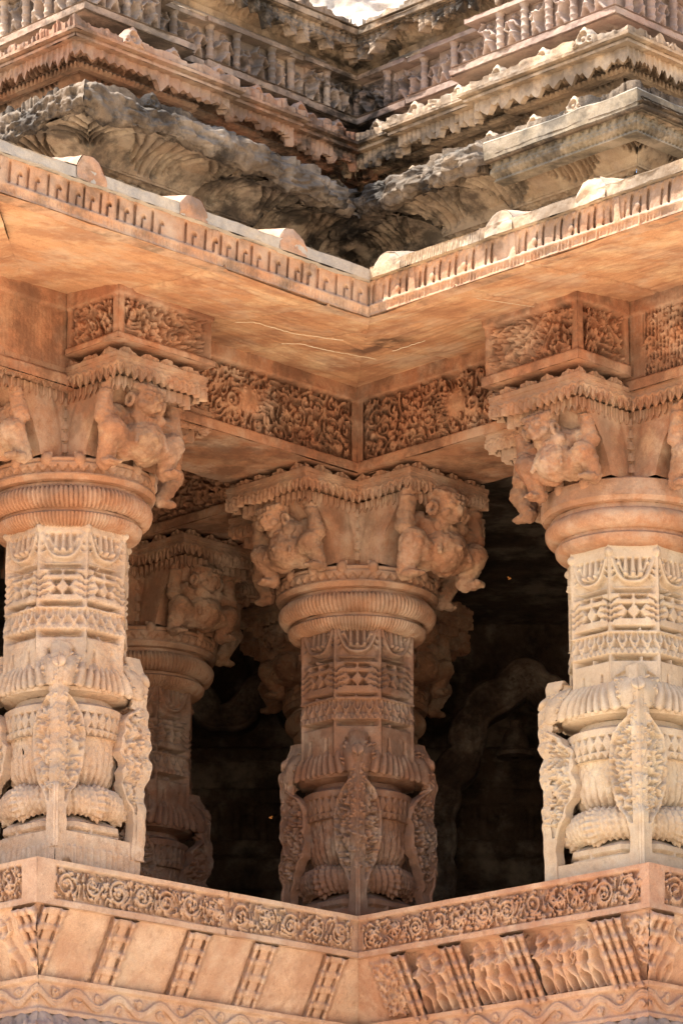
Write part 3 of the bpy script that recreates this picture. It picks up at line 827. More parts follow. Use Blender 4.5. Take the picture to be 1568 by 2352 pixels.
def pillar(label, ab, dz=0., seed=1, worn=.3, mats=('post', 'ring', 'cap'), base_r=.33, detail=1., plain_ring=False, group='carved pillars', lift=0.):
    mp, mr, mc = (M[k] for k in mats)
    x, y, z = W(ab[0], ab[1], -.2+dz)
    t = thing('carved_pillar', label, 'pillar', (x, y, z), group)
    rg = random.Random(seed)
    o0 = (0, 0, 0); Zf = .2                    # heights below are above the parapet top, shifted by Zf
    cv_ = lambda u, v, zz: conv0(u, v, np.asarray(zz)+Zf)
    cvT = lambda u, v, zz: conv0(u, v, np.asarray(zz)+Zf+lift)
    res = RES/detail
    k = base_r/.33; hs = base_r/S2             # half side of the square foot
    # -- foot block
    a = Acc(cv_, .003*(1+worn), seed)
    sq = lambda q: Path([(q, q), (-q, q), (-q, -q), (q, -q)][::-1], closed=True)
    def orient(path): return path
    P = Path([(hs, hs), (hs, -hs), (-hs, -hs), (-hs, hs)], closed=True)   # outward normals
    n0 = Path([(hs, hs), (hs, -hs), (-hs, -hs), (-hs, hs)], closed=True)
    sgn = 1 if n0.m[0] @ np.array([1, 1]) > 0 else -1
    sqp = (lambda q: Path([(q, q), (q, -q), (-q, -q), (-q, q)], closed=True)) if sgn > 0 else (lambda q: Path([(q, q), (-q, q), (-q, -q), (q, -q)], closed=True))
    cv = Cv(8*hs, .3, .0035); rr = random.Random(seed+50)
    if worn > .4:
        for s4 in range(4):
            for q in np.arange(.04, 2*hs-.03, .032): cv.stroke([(s4*2*hs+q, .12), (s4*2*hs+q+.004, .21)], .008, h=.008)
            for q in range(5): cv.dab(s4*2*hs+rr.uniform(.05, 2*hs-.05), rr.uniform(.04, .14), rr.uniform(.012, .035), .025, cut=True)
        foliage(cv, .02, 8*hs, .02, .1, seed, .012, .02, .035, 0)
    sweep(a, sqp(hs), [(0, -.2), (0, .075)], lambda s, tt: cv(s % (8*hs), tt), res, res)
    sweep(a, sqp(hs), [(0, .075), (-.06, .078)], res=.01, pres=.008)
    a.build('foot_block', mp, t, o0)
    # -- pot: plinth, coil, belly, neck
    a = Acc(cv_, .002*(1+2.2*worn), seed+1)
    pw = hs*.98
    oc = lambda A: 1/np.maximum(np.abs(np.cos(A)), np.maximum(np.abs(np.sin(A)), (np.abs(np.cos(A))+np.abs(np.sin(A)))/1.52))
    gr = lambda A, tt: np.where(np.abs(tt-.032) < .007, -.022*(np.abs(np.sin(A*4+.5)) > .12), 0)
    lathe(a, [(pw*.97, .06), (pw*.97, .125), (pw*.90, .135), (pw*.7, .165)], gr, 300, .004, shape=lambda A, z: oc(A))
    cr = .058*k; R0 = pw*1.02-cr*.55
    ang = np.linspace(-1.5, 1.62, 16)
    coil = [(R0+cr*math.cos(q), .225+cr*1.1*math.sin(q)) for q in ang]
    def coilh(A, tt):
        rope = .0045*np.sin(A*52+tt*30)+.002*np.sin(A*52+tt*30)*np.sin(tt*220)
        leaf = .016*np.exp(-((((A-.39) % (math.pi/4))-math.pi/8)/.13)**2*1.0)*np.clip(1.3-tt*5, 0, 1)*(1+.35*np.sin(tt*260))
        return rope+leaf*1.2
    lathe(a, coil, coilh, 420, .004, smooth=True)
    pot = [(.155*k, .29)]+curve((.16*k, .30), (.218*k, .37), (.230*k, .50), 12)
    lathe(a, pot, lambda A, tt: .026*np.abs(np.sin(A*16+.9*np.sin(A*4)*(.2-tt)*8))**.55*np.clip((.19-tt)*9, 0, 1)+.004*vnoise(A*30, tt*80, 0, seed), 420, .0045, smooth=True)
    def loz(A, tt):
        q = (A*10/math.pi*1.0) % 1; dd = np.abs(q-.5)*2
        y = np.clip((tt-.03)/.075, 0, 1); yy = np.abs(y-.5)*2
        tri = (dd > .12) & (np.abs(dd-.5)*1.9 < yy*.85-.08) & (tt > .034) & (tt < .10)
        teeth = (tt < .026) & (np.abs(((A*22/math.pi) % 1)-.5)*2 < 1-tt/.026)
        return np.where(tri, -.028, 0)+np.where(teeth, -.020, 0)
    lathe(a, [(.246*k, .498), (.252*k, .628)], loz, 620, .0035)
    lathe(a, [(.228*k, .497), (.246*k, .498)], n=160); lathe(a, [(.252*k, .628), (.24*k, .636), (.2*k, .652)], n=160)
    lathe(a, [(.205*k, .65), (.2*k, .672), (.262*k, .685), (.27*k, .70), (.2*k, .715)], n=240)
    a.build('pot', mp, t, o0)
    # -- drooping leaf lip: round below, square above
    a = Acc(cv_, .002*(1+2.2*worn), seed+2)
    sqr = lambda A: 1/np.maximum(np.abs(np.cos(A)), np.abs(np.sin(A)))
    def lipshape(A, z):
        f = np.clip((z-.69)/.13, 0, 1)
        return 1+(np.minimum(sqr(A), 1.33)-1)*(.62+.38*f)
    fl = lambda A, tt: .030*(np.abs(np.sin(A*20+1.3*np.sin(A*4)*tt*12))**.6-.55)*np.clip((tt-.06*k)*60, 0, 1)*np.clip((.235-tt)*12, 0, 1)
    lip = [(.19*k, .706), (.262*k, .700)]+curve((.266*k, .700), (.262*k, .775), (.222*k, .835), 12)+[(.205, .85), (.2, .865)]
    lathe(a, lip, fl, 520, .004, smooth=True, shape=lipshape)
    for c4 in range(4):                          # corner bosses
        A0 = math.pi/4+c4*math.pi/2
        cx, cy = .315*k*math.cos(A0), .315*k*math.sin(A0)
        th = np.linspace(0, 2*math.pi, 22)[:, None]; ph = np.linspace(0, math.pi, 12)[None]
        a.grid(cx+.026*np.sin(ph)*np.cos(th), cy+.026*np.sin(ph)*np.sin(th), .79+.028*np.cos(ph)+0*th)
    a.build('leaf_lip', mp, t, o0)
    # -- corner leaf brackets
    zz = [.0, .06, .16, .22, .29, .36, .44, .52, .58, .62, .66, .70, .75, .80, .85, .885]
    ww = [.062, .06, .058, .075, .118, .145, .158, .156, .138, .108, .050, .040, .118, .108, .128, .02]
    for c4 in range(4):
        A0 = math.pi/4+c4*math.pi/2
        sx_, sy_ = (1 if math.cos(A0) > 0 else -1), (1 if math.sin(A0) > 0 else -1)
        if detail < .9 and c4 == 2: continue
        a = Acc(cv_, .002*(1+2.2*worn), seed+3+c4)
        for wgi in range(2):
            Hh = .885
            cvb = Cv(.18, Hh+.02, .003)
            if True:
                rb = random.Random(seed*7+c4*2+wgi)
                cvb.rect(0, .16, 0, 1, -.028, cut=True)
                swirl(cvb, .010, .148, .24, .84, seed*13+c4*2+wgi, .044, -.028, gap=.0165, w_=.0066, ln=.05, scale=.05)
                cvb.stroke([(0, 0), (0, .26)], .016, h=.022, base=-.010); cvb.stroke([(0, .24), (0, Hh)], .006, h=.03, base=-.020)
                for q in np.arange(.25, .62, .034): comma(cvb, 0, q, .9, .05, .9, .006, .036, -.02)
                for q in range(4): comma(cvb, .02+.012*q, .70, 1.9-.5*q, .05, -.7, .006, .03, -.02)
                cvb.stroke(np.stack([np.interp(np.linspace(.2, .66, 40), zz, ww)-.007, np.linspace(.2, .66, 40)], 1), .008, h=.022, base=-.012)
                cvb.rect(0, .16, 0, .2, .0)
                for q in range(5): comma(cvb, .0, .76, 1.5-q*.36, .095, .0, .007, .03, .004, True)
                cvb.dab(0, .79, .03, .03, 0)
                cvb.blur(1); cvb.erode(seed+c4, worn)
            zz_ = np.linspace(0, Hh, int(Hh/.0045))[None]
            fr = np.linspace(0, 1, 30)[:, None]
            wid = np.interp(zz_, zz, ww)*k*(1+.05*vnoise(zz_*30, 0, wgi+c4, seed))
            u_ = fr*wid
            hh = cvb(u_/k, zz_+0*u_)
            rim = np.clip(np.minimum(fr*6, (1-fr)*6), 0, 1)
            outw = hs+.006+np.interp(zz_, [0, .5, .75, .885], [0, .012, .012, -.02])+np.interp(zz_, [0, .2, .26, .66, .72], [0, 0, 1, 1, .3])*(.003*np.abs(np.sin(zz_*46+c4))+.009*vnoise(zz_*13, c4, 0, seed))+.006*vnoise(zz_*22, c4, 3, seed)
            e_ = outw+hh*np.clip(.35+rim, 0, 1)
            if wgi == 0: U, V = sx_*e_, sy_*(outw-u_)
            else: U, V = sx_*(outw-u_), sy_*e_
            F = cv_(U, V, zz_+.0+0*u_)
            off = (cv_(U*0-sx_*.05, V*0, 0*u_) if wgi == 0 else cv_(U*0, V*0-sy_*.05, 0*u_))-cv_(0*U, 0*V, 0*u_)
            a.thick(F, off)
        a.build('leaf_bracket', mp, t, o0)
    # -- eight-sided shaft
    a = Acc(cv_, .0018*(1+2.4*worn), seed+9)
    ap = .252
    A8 = [math.pi/8+i*math.pi/4 for i in range(8)]
    Rr = ap/math.cos(math.pi/8)
    pts = [(Rr*math.cos(q), Rr*math.sin(q)) for q in A8[::-1]]
    oct_ = Path(pts, closed=True)
    if oct_.m[0] @ np.array(pts[0]) < 0: oct_ = Path(pts[::-1], closed=True)
    fw = oct_.L[0]
    fc = [facet_bands(fw, seed*31+i, worn, lift) for i in range(8)]
    def fh(s, tt):
        i = int(s.mean()/fw) % 8
        return fc[i](s-i*fw, tt)
    dr = vnoise
    sweep(a, oct_, [(0, .78), (0, 1.40+lift)], fh, res*.8, res*.8)
    a.build('shaft', mp, t, o0)
    # -- ring capital
    a = Acc(cvT, .0022*(1+worn*.5), seed+10)
    prof = [(.25, 1.372)]+curve((.27, 1.375), (.315, 1.385), (.318, 1.415), 5)+[(.318, 1.42)]
    flut = lambda f, d: (lambda A, tt: d*(np.abs(np.sin(A*f))**.7-.5))
    pr = (lambda f: None) if plain_ring else (lambda f: f)
    lathe(a, prof, pr(flut(60, .009)), 720, .004, smooth=True)
    lathe(a, [(.318, 1.42), (.306, 1.43), (.306, 1.442)], n=200)
    lathe(a, curve((.306, 1.442), (.355, 1.446), (.36, 1.49), 7)+curve((.36, 1.49), (.362, 1.515), (.338, 1.528), 5)[1:], pr(lambda A, tt: .014*(np.abs(np.sin(A*54+1.4*np.sin(tt*8)))**.7-.5)*np.clip(tt*60, 0, 1)), 820, .004, smooth=True)
    lathe(a, [(.338, 1.528), (.334, 1.548)], n=200)
    def rfr(A, tt):
        q = np.abs(((A*26/math.pi) % 1)-.5)*2
        lim = .018+.026*q
        return np.where((tt > .012) & (tt < lim), -.018, 0)+np.where((tt > .058) & (tt < .064), -.006, 0)
    lathe(a, [(.334, 1.548), (.366, 1.55), (.378, 1.57), (.372, 1.645), (.355, 1.655), (.2, 1.657)], None if plain_ring else (lambda A, tt: rfr(A, tt-.055)), 520, .004)
    for c8 in range(16):
        A0 = c8*math.pi/8+math.pi/16
        if plain_ring and c8 % 3: continue
        cvk = [(.0, -.03), (.02, .0), (.0, .035)]
        th = np.linspace(-1, 1, 12)[:, None]; ph = np.linspace(-1, 1, 10)[None]
        bump_ = np.clip(1-th**2-ph**2, 0, 1)**.5
        aa = A0+th*.07; r_ = .366+.022*bump_
        a.grid(r_*np.cos(aa), r_*np.sin(aa), 1.64+.032*ph+0*th)
    a.build('ring_capital', mr, t, o0)
    # -- cross-shaped bracket: core, arms, fringed top slab, bearers
    a = Acc(cvT, .0025, seed+11)
    hw, rch = .20, .47
    prof = [(-.20, 1.655), (-.2, 1.70)]+curve((-.2, 1.70), (-.12, 1.86), (0, 1.955), 8)[1:]
    cp = Path(cross_pts(hw, rch), closed=True)
    if cp.m[1] @ np.array([1, 1]) < 0: cp = Path(cross_pts(hw, rch)[::-1], closed=True)
    # arms as bodies of their own: side walls follow the arm, undersides curve outward
    zb = np.linspace(1.655, 1.965, 40); rb = np.interp(zb, [1.655, 1.70, 1.80, 1.90, 1.965], [.335, .345, .385, .455, .50])
    for d4 in range(4):
        c_, s_ = math.cos(d4*math.pi/2), math.sin(d4*math.pi/2)
        n_ = 50
        w1 = np.linspace(-hw, hw, n_)[:, None]
        P_ = rb[None]+0*w1; Q_ = w1+0*P_
        a.grid(P_*c_-Q_*s_, P_*s_+Q_*c_, zb[None]+0*w1)
        for sg in (-1, 1):
            f = np.linspace(0, 1, n_)[:, None]
            P_ = .1+(rb[None]-.1)*f; dent = .005*np.exp(-((f-.42)/.05)**2)
            Q_ = sg*(hw+.0-dent)+0*P_
            a.grid(P_*c_-Q_*s_, P_*s_+Q_*c_, zb[None]+0*f)
    # rib with chevrons in the inner angles
    for d4 in range(4):
        A0 = math.pi/4+d4*math.pi/2
        for zc in np.arange(1.70, 1.96, .052):
            z_ = np.linspace(0, .04, 6)[None]; f = np.linspace(-1, 1, 14)[:, None]
            rr_ = hw*S2+.022-.03*np.abs(f)*1.0-.010*(z_/.04)
            q_ = f*.042
            a.grid(rr_*math.cos(A0)-q_*math.sin(A0), rr_*math.sin(A0)+q_*math.cos(A0), zc+z_+.014*np.abs(f)-.014)
    arm = a.build('bracket_capital', mc, t, o0)
    a = Acc(cvT, .002, seed+12)
    hw, rch = .262, .60
    cp = Path(cross_pts(hw, rch), closed=True)
    if (cp.m[1] @ np.array([1, 1])) < 0 and False: pass
    test = cp.P[1]+cp.m[1]*.01
    if np.abs(test).max() < rch: cp = Path(cross_pts(hw, rch)[::-1], closed=True)
    sweep(a, cp, [(-.28, 1.962), (-.012, 1.985)], lambda s, tt: .006*np.sin(s*160)*(tt > .15), .006, .006)
    sweep(a, cp, [(-.01, 2.02), (0, 2.025), (0, 2.046), (-.02, 2.05), (-.2, 2.052)], res=.006, pres=.006)
    def low(s):
        q = np.abs(((s/.043) % 1)-.5)*2
        return 1.945+.030*q**1.6+.010*vnoise(s*12, 0, 0, seed)
    strip(a, cp, -.004, low, ZC(2.024), lambda s, zz_: .006*np.sin(s*2*math.pi/.026)*(zz_ < .45)+.004*(np.abs(zz_-.6) < .12), .022, .0042, 16)
    cp2 = Path([tuple(q) for q in (cp.P[:-1]-.05*cp.m[:-1])], closed=True)
    strip(a, cp2, -.004, lambda s: 1.905+.028*(np.abs(((s/.036) % 1)-.5)*2)**1.3+.008*vnoise(s*14, 0, 2, seed), ZC(1.96), lambda s, zz_: .007*np.sin(s*2*math.pi/.036), .02, .0042, 14)
    def crest(s):
        q = (s/.125) % 1
        return 2.048+.030*np.clip(1-np.abs(q-.5)*2.3, 0, 1)**.5+.014*np.clip(1-np.abs(q-.02)*8, 0, 1)**.5+.007*vnoise(s*30, 0, 0, seed)
    strip(a, cp, -.012, ZC(2.045), crest, lambda s, zz_: .004*np.cos(s*200)*(zz_ > .3), .035, .0042, 8)
    a.build('fringed_slab', mc, t, o0)
    for d4 in range(4):
        me = DWARFS[(seed+d4) % 3]
        if detail < .9 and d4 in (2,): pass
        ob = bpy.data.objects.new('dwarf', me.copy() if False else me); col.objects.link(ob)
        if not me.materials: me.materials.append(mc)
        ob.parent = arm
        ob.material_slots[0].link = 'OBJECT'; ob.material_slots[0].material = mc
        ang = d4*math.pi/2
        # arm direction in plan: a (world -1,-1) turned
        ob.rotation_euler = (0, 0, ang)
        dx, dy = -math.cos(math.pi/4+ang)*.362, -math.sin(math.pi/4+ang)*.362
        ob.location = (dx, dy, 1.672+Zf+lift)
        sc_ = 1.0+rg.uniform(-.04, .05)
        ob.scale = (sc_*.99, sc_*.99, .96*sc_)
    return t
P_C = pillar('red-brown eight-sided pillar in the inner corner, above the valley of the two parapets', (-.34, -.34), 0, 1, .12, ('post', 'ring', 'cap'))
for o_ in [q for q in bpy.data.objects if q.name.startswith('dwarf') and q.parent and q.parent.parent == P_C]:
    if o_.location.x > 0 and o_.location.y < 0: o_.scale = (1.2, 1.2, 1.12); o_.location.x += .05; o_.location.y -= .02; o_.location.z -= .02
P_L = pillar('worn pink pillar standing on the left parapet, its pot and brackets rubbed smooth', (AL, -.34), .085, 2, .75, ('post_pink', 'ring', 'cap'), base_r=.335, lift=.035)
P_R = pillar('crisp pale buff pillar standing on the right parapet under a plain ringed capital', (-.34, BR), 0, 3, .05, ('post_pale', 'ring', 'cap'), base_r=.37, plain_ring=True, lift=.055)
P_I = pillar('shaded brown pillar standing inside, half hidden behind the worn pillar', (-.34, -1.85), 0, 4, .45, ('post', 'ring', 'cap'), detail=.8)
P_D = pillar('dim pillar deep in the hall, its bracket showing on both sides of the corner pillar', (-1.85, -1.85), 0, 5, .3, ('post', 'ring', 'cap'), detail=.8)

# ------------------------------------------------------------------ beams
SOF = lambda e: 2.5030-.1292*(e+.08)           # height of the sloping eave underside at overhang e
def carved_box(acc, path, zb, zt, cv, res=RES, s0=0, dzt=0):
    """carved upright faces with a plain foot fillet and a plain top band"""
    h = zt-zb
    sweep(acc, path, [(0, zb), (0, zt)], lambda s, t: cv(s, t), res, res)
def beam_side(T, h, seed, lo, hi, parts):
    """relief of a beam: parts = [(s0, s1)] carved fields"""
    cv = Cv(T, h+.02, .0035)
    cv.rect(0, T, hi, h+.02, .012); cv.rect(0, T, 0, lo-.012, .016)
    rg = random.Random(seed)
    for k, (a, b) in enumerate(parts):
        cv.rect(a, b, lo, hi-.012, -.042, cut=True)
        swirl(cv, a+.004, b-.004, lo+.003, hi-.014, seed+k, .056, -.042, gap=.0185, w_=.0085, ln=.10)
        # a leaf-tailed beast in the middle of long fields: body, round eyes, curling trunk
        if b-a > .6:
            x, y = (a+b)/2+rg.uniform(-.08, .08), (lo+hi)/2
            cv.dab(x, y, .075, .04, -.02, ry=.07); cv.dab(x-.03, y+.03, .018, .03, .0); cv.dab(x+.028, y+.032, .018, .03, .0)
            cv.dab(x-.03, y+.03, .006, .012, .022, cut=True); cv.dab(x+.028, y+.032, .006, .012, .022, cut=True)
            cv.stroke(spiral_pts(x+.10, y-.03, .05, 1.2, 2.6, 1, .3), .016, .011, .04, -.02)
            for q in range(7): comma(cv, x-.07+.004*q, y+.05-.02*q, 2.6, .07, .9, .008, .032, -.02)
    cv.blur(1)
    return cv
def beam(side):
    conv = convL if side == 'L' else convR
    seed = 500 if side == 'L' else 560
    end = AL if side == 'L' else BR
    Ln = end+1.3
    p = Path([(0, 0), (Ln, 0)], start=(1, 1))
    t = thing('stone_beam', ('orange carved beam running left from the corner pillar, leaf scrolls and beast on it' if side == 'L'
              else 'orange carved beam running right from the corner pillar, feathery leaf scrolls on its face'), 'beam', W(.5, -.3, 2.08) if side == 'L' else W(-.3, .5, 2.08), 'carved beams')
    cv = beam_side(Ln, .43, seed, .06, .35, [(.045, end-.20)]+([(end+.42, Ln)] if side == 'R' else []))
    rg = random.Random(seed)
    for q in np.arange(end+.3, Ln, .02): cv.stroke([(q, 0), (q+.004, .43)], .006, h=.0008)
    a = Acc(conv, .003, seed)
    sweep(a, p, [(-.08, 2.085), (-.08, 2.51)], lambda s, tt: cv(s+.08, tt), RES, RES)
    sweep(a, p, [(-.60, 2.083), (-.064, 2.083)], lambda s, tt: .006*vnoise(s*5, tt*7, 0, seed), .012, .012)
    sweep(a, p, [(-.60, 2.51), (-.60, 2.083)], res=.02, pres=.02, coarse=True)
    if side == 'L':                      # upright joint between the two beams
        for (u, v, q) in ((.0, .0, .02),):
            pass
    a.build('beam_face', M['beam'], t)
    return t
beam('L'); beam('R')
def stub(side):
    conv = convL if side == 'L' else convR
    c = AL if side == 'L' else BR
    seed = 610 if side == 'L' else 640
    hw, rch = .268, .61
    zb = 2.10+(.115 if side == 'L' else .05)
    # around the three outer faces: near-corner side, end, far side
    P0 = [(c-hw, -.062), (c-hw, rch-.34), (c+hw, rch-.34), (c+hw, -.062)]
    p = Path(P0)
    T = p.c[-1]
    zt = SOF(rch-.34)+.012
    h = zt-zb+.04
    lo, hi = .062 if side == 'R' else .045, h-.09
    s1, s2 = p.c[1], p.c[2]
    cv = Cv(T, h+.03, .0035)
    cv.rect(0, T, hi+.004, h+.03, .010); cv.rect(0, T, 0, lo-.018, .014)
    for k, (q0, q1) in enumerate(((.02, s1-.03), (s1+.025, s2-.035), (s2+.045, T-.03))):
        cv.rect(q0, q1, lo, hi-.006, -.042, cut=True)
        swirl(cv, q0+.003, q1-.003, lo+.003, hi-.008, seed+k, .054, -.042, gap=.017, w_=.0078, ln=.085)
    cv.blur(1); cv.erode(seed, .2)
    t = thing('beam_end_block', ('carved block above the worn left capital, with a tall swirl of leaves under the eave' if side == 'L'
              else 'carved block above the right capital, edged by a wide plain band under the eave'), 'block', conv(c, .1, zb)[()].tolist() if 0 else (W(c, .1, zb) if side == 'L' else W(.1, c, zb)), 'carved blocks under the eaves')
    a = Acc(conv, .003, seed)
    sgn = 1
    test = p.m[1]
    if test @ np.array([-1, 1]) < 0: p = Path(P0[::-1]); 
    sweep(a, p, [(0, zb), (0, zt+.035)], lambda s, tt: cv(s, tt), RES, RES)
    n = np.linspace(0, 1, 24)
    U = c-hw-.012+(2*hw+.024)*n[:, None]; V = -.07+(rch-.34+.082)*n[None]
    a.grid(U+0*V, V+0*U, zb+0*U*V)
    a.build('block', M['beam'], t)
stub('L'); stub('R')

def inner_beam(label, a0, a1, b0, b1, seed):
    t = thing('stone_beam', label, 'beam', W((a0+a1)/2, (b0+b1)/2, 2.08), 'carved beams')
    cv = beam_side(b1-b0, .43, seed, .06, .34, [(.45, b1-b0-.30)])
    a = Acc(convL, .003, seed)
    n = int((b1-b0)/.006); m = int(.43/.006)
    s_ = np.linspace(0, b1-b0, n)[:, None]; z_ = np.linspace(0, .43, m)[None]
    h = cv(s_+0*z_, z_+0*s_)
    a.grid(a1+h, b0+s_+0*z_, 2.083+z_+0*s_)
    a.grid(a0-h, b0+s_+0*z_, 2.083+z_+0*s_)
    x = np.linspace(0, 1, 20)[None]; s2 = np.linspace(0, 1, 60)[:, None]
    a.grid(a0-.016+(a1-a0+.032)*x+0*s2, b0+(b1-b0)*s2+0*x, 2.083+.006*vnoise(x*4, s2*8, 0, seed))
    a.build('beam_face', M['beam'], t)
inner_beam('shaded carved beam running inward over the half hidden brown pillar', -.60, -.08, -2.6, -.612, 710)

# ------------------------------------------------------------------ eaves
def eave(side):
    conv = convL if side == 'L' else convR
    seed = 800 if side == 'L' else 850
    E = .915 if side == 'L' else .845
    m0 = (1, .845/.915) if side == 'L' else (1, .915/.845)
    # the two wings meet on the line through (0,0) and the two overhangs
    Lw = 2.03 if side == 'L' else 2.0
    p = Path([(0, 0), (Lw, 0), (Lw, -1.6)], start=(.845/.915, 1) if side == 'L' else (.915/.845, 1))
    t = thing('stone_eave', ('left sloping stone eave with key-shaped grooves along its peach edge' if side == 'L'
              else 'right sloping stone eave with a sunlit hatched rim and a row of small teeth'), 'eave', W(.9, .5, 2.4) if side == 'L' else W(.5, .9, 2.4), 'sloping stone eaves')
    zs = SOF(E)
    # underside, built of long slabs
    joints = (.62, 1.02, 1.62) if side == 'L' else (.50, 1.34, 1.75)
    def soff(s, tt):
        h = .006*vnoise(s*3, tt*5, 0, seed)+.002*vnoise(s*5, tt*60, 0, seed+1)+.0028*np.clip((vnoise(s*2.6, tt*7, 0, seed+2)-.12)*9, 0, 1)+.003*np.clip((vnoise(s*4, tt*15, 0, seed+3)-.2)*9, 0, 1)
        slab = np.zeros_like(h)
        for k, j in enumerate(joints):
            jj = j+.05*(tt-.5)
            h = h-.014*np.exp(-((s-jj)/.006)**2)
            slab = slab+np.where(s > jj, rg0[k], 0)
        return h+slab*.6
    rg = random.Random(seed); rg0 = [rg.uniform(-.014, .014) for _ in joints]
    a = Acc(conv, .001, seed)
    sweep(a, p, [(-.62, SOF(-.62)), (E-.028, SOF(E-.028))], soff, .009, .007)
    a.build('soffit', M['soffit'], t)
    # pale mortar lines across the slabs
    for q, line in enumerate([[(.62, .52), (.80, .40), (1.02, .38), (1.06, .30)], [(.30, .42), (.52, .33), (.66, .30), (.70, .22)]] if side == 'L' else [[(.52, .30), (.72, .30)], [(1.36, .10), (1.33, .62)]]):
        P_, _t = resample(line, .006); n_ = len(P_)
        wig = .006*vnoise(np.arange(n_)*.35, 0, q, seed)
        wd = (.0028+.0016*vnoise(np.arange(n_)*.4, 3, q, seed))[:, None]
        v_ = np.linspace(-1, 1, 5)[None]
        a = Acc(conv, 0, seed)
        E_ = P_[:, 1:2]+wig[:, None]+wd*v_
        a.grid(P_[:, :1]+0*v_, E_, SOF(E_)-.0125-.002*(1-v_**2))
        a.build('mortar_line', M['mortar'], t)
    # face: teeth, fillet, key pattern
    T = p.c[-1]; H = .155; rg = random.Random(seed+2)
    cv = Cv(T+1, .17, .003)
    cv.rect(0, T+1, .0, .006, .004)
    for q in np.arange(0, T+1, .019):                       # small teeth at the foot
        if rg.random() < .85: cv.poly([(q+.002, .036), (q+.017, .036), (q+.012, .008+rg.uniform(0, .01)), (q+.006, .008)], .009*rg.uniform(.5, 1.1))
    cv.rect(0, T+1, .038, .047, .010)
    per = .098
    q = .05; k = 0
    while q < T+.9:
        w_ = per*rg.uniform(.85, 1.15)
        if rg.random() < .07: pass
        elif side == 'L' and q > .62:
            cv.stroke([(q, .058), (q+.001, .138)], .0055, h=.03, cut=True)
            cv.stroke([(q-w_*.44, .058), (q-w_*.44, .100), (q-w_*.54, .106), (q-w_*.60, .098)], .005, h=.026, cut=True)
        else:
            x = np.linspace(0, 1, 10)
            cv.stroke(np.stack([q+.016*x**2, .058+.085*x], 1), .0055, h=.028, cut=True)
            cv.stroke(np.stack([q-w_*.40+.012*x, .058+.062*x], 1), .0045, h=.022, cut=True)
            if k % 2: cv.dab(q-w_*.5, .085, .016, .006)
        if side == 'R':
            cv.poly([(q+.01, .148), (q+.045, .148), (q+.028, .128)], .008)
            cv.poly([(q+.06, .148), (q+.088, .148), (q+.074, .130)], .008)
        if k % 6 == 5: cv.rect(q+.012, q+.045, .05, .15, .010)
        q += w_; k += 1
    cv.blur(1); cv.erode(seed, .6 if side == 'L' else .7)
    a = Acc(conv, .0022, seed+1)
    sweep(a, p, [(E-.034, zs+.002), (E-.022, zs+.154)], lambda s, tt: cv(s, tt), RES*.9, RES*.8)
    sweep(a, p, [(E-.10, zs), (E-.028, zs)], res=.01, pres=.01)
    a.build('fascia', M['fascia'], t)
    # weathered top rim
    a = Acc(conv, .0035, seed+2)
    def rim(s, tt):
        n = .005*vnoise(s*6, tt*10, 0, seed)+.003*vnoise(s*30, tt*20, 0, seed)
        if side == 'R':
            w2 = np.clip(vnoise(s*2.2, 0, 0, seed+9)*2+.6, 0, 1)
            n = n+.0022*w2*np.sin(s*560+2*vnoise(s*20, 0, 0, 3))
        return n
    zt = zs+.205
    sweep(a, p, [(E-.03, zs+.152), (E, zs+.156), (E+.004, zt)], rim, .0045, .005)
    sweep(a, p, [(E+.004, zt), (-.15, zt+.30)], rim, .012, .012)
    a.build('rim', M['eave_top'] if side == 'L' else M['tan'], t)
    # rounded knobs riding on the rim
    us = (1.24, 1.66, 2.26) if side == 'L' else (1.13, 1.55, 1.95, 2.45)
    us = (1.31, 1.88, 2.44) if side == 'L' else (1.02, 1.67, 2.18)
    for i, u in enumerate(us):
        a = Acc(conv, .004, seed+3+i)
        n_ = 44
        xs = np.linspace(-1, 1, n_)[:, None]; v = np.linspace(0, 1, 18)[None]
        sh_ = rg.uniform(-.12, .12)
        xx_ = np.clip(np.abs(xs-sh_*(1-xs**2)), 0, 1)
        prof_ = np.where(xx_ < .55, 1-.18*(xx_/.55)**2, .82*np.clip((1-xx_)/.45, 0, 1)**.8)+.05*vnoise(xs*5, i, 0, seed)
        hgt = .056*rg.uniform(.85, 1.15); wd_ = .078
        top_ = zt-.05+(.05+hgt*prof_)*v
        U = u+xs*wd_
        a.grid(U+0*v, E+.007+.006*vnoise(U*14, v*3, i, seed)-.008*v**3, top_)
        d = np.linspace(0, 1, 30)[None]
        back = .34
        a.grid(U*1+.02*d*xs, E-.001-back*d, zt+hgt*prof_*(1-.55*d)+.30/.98*back*d+.004*vnoise(U*14, d*6, i, seed)+0*xs)
        a.build('knob', M['fascia'] if side == 'L' else M['tan'], t)
    return t
eave('L'); eave('R')

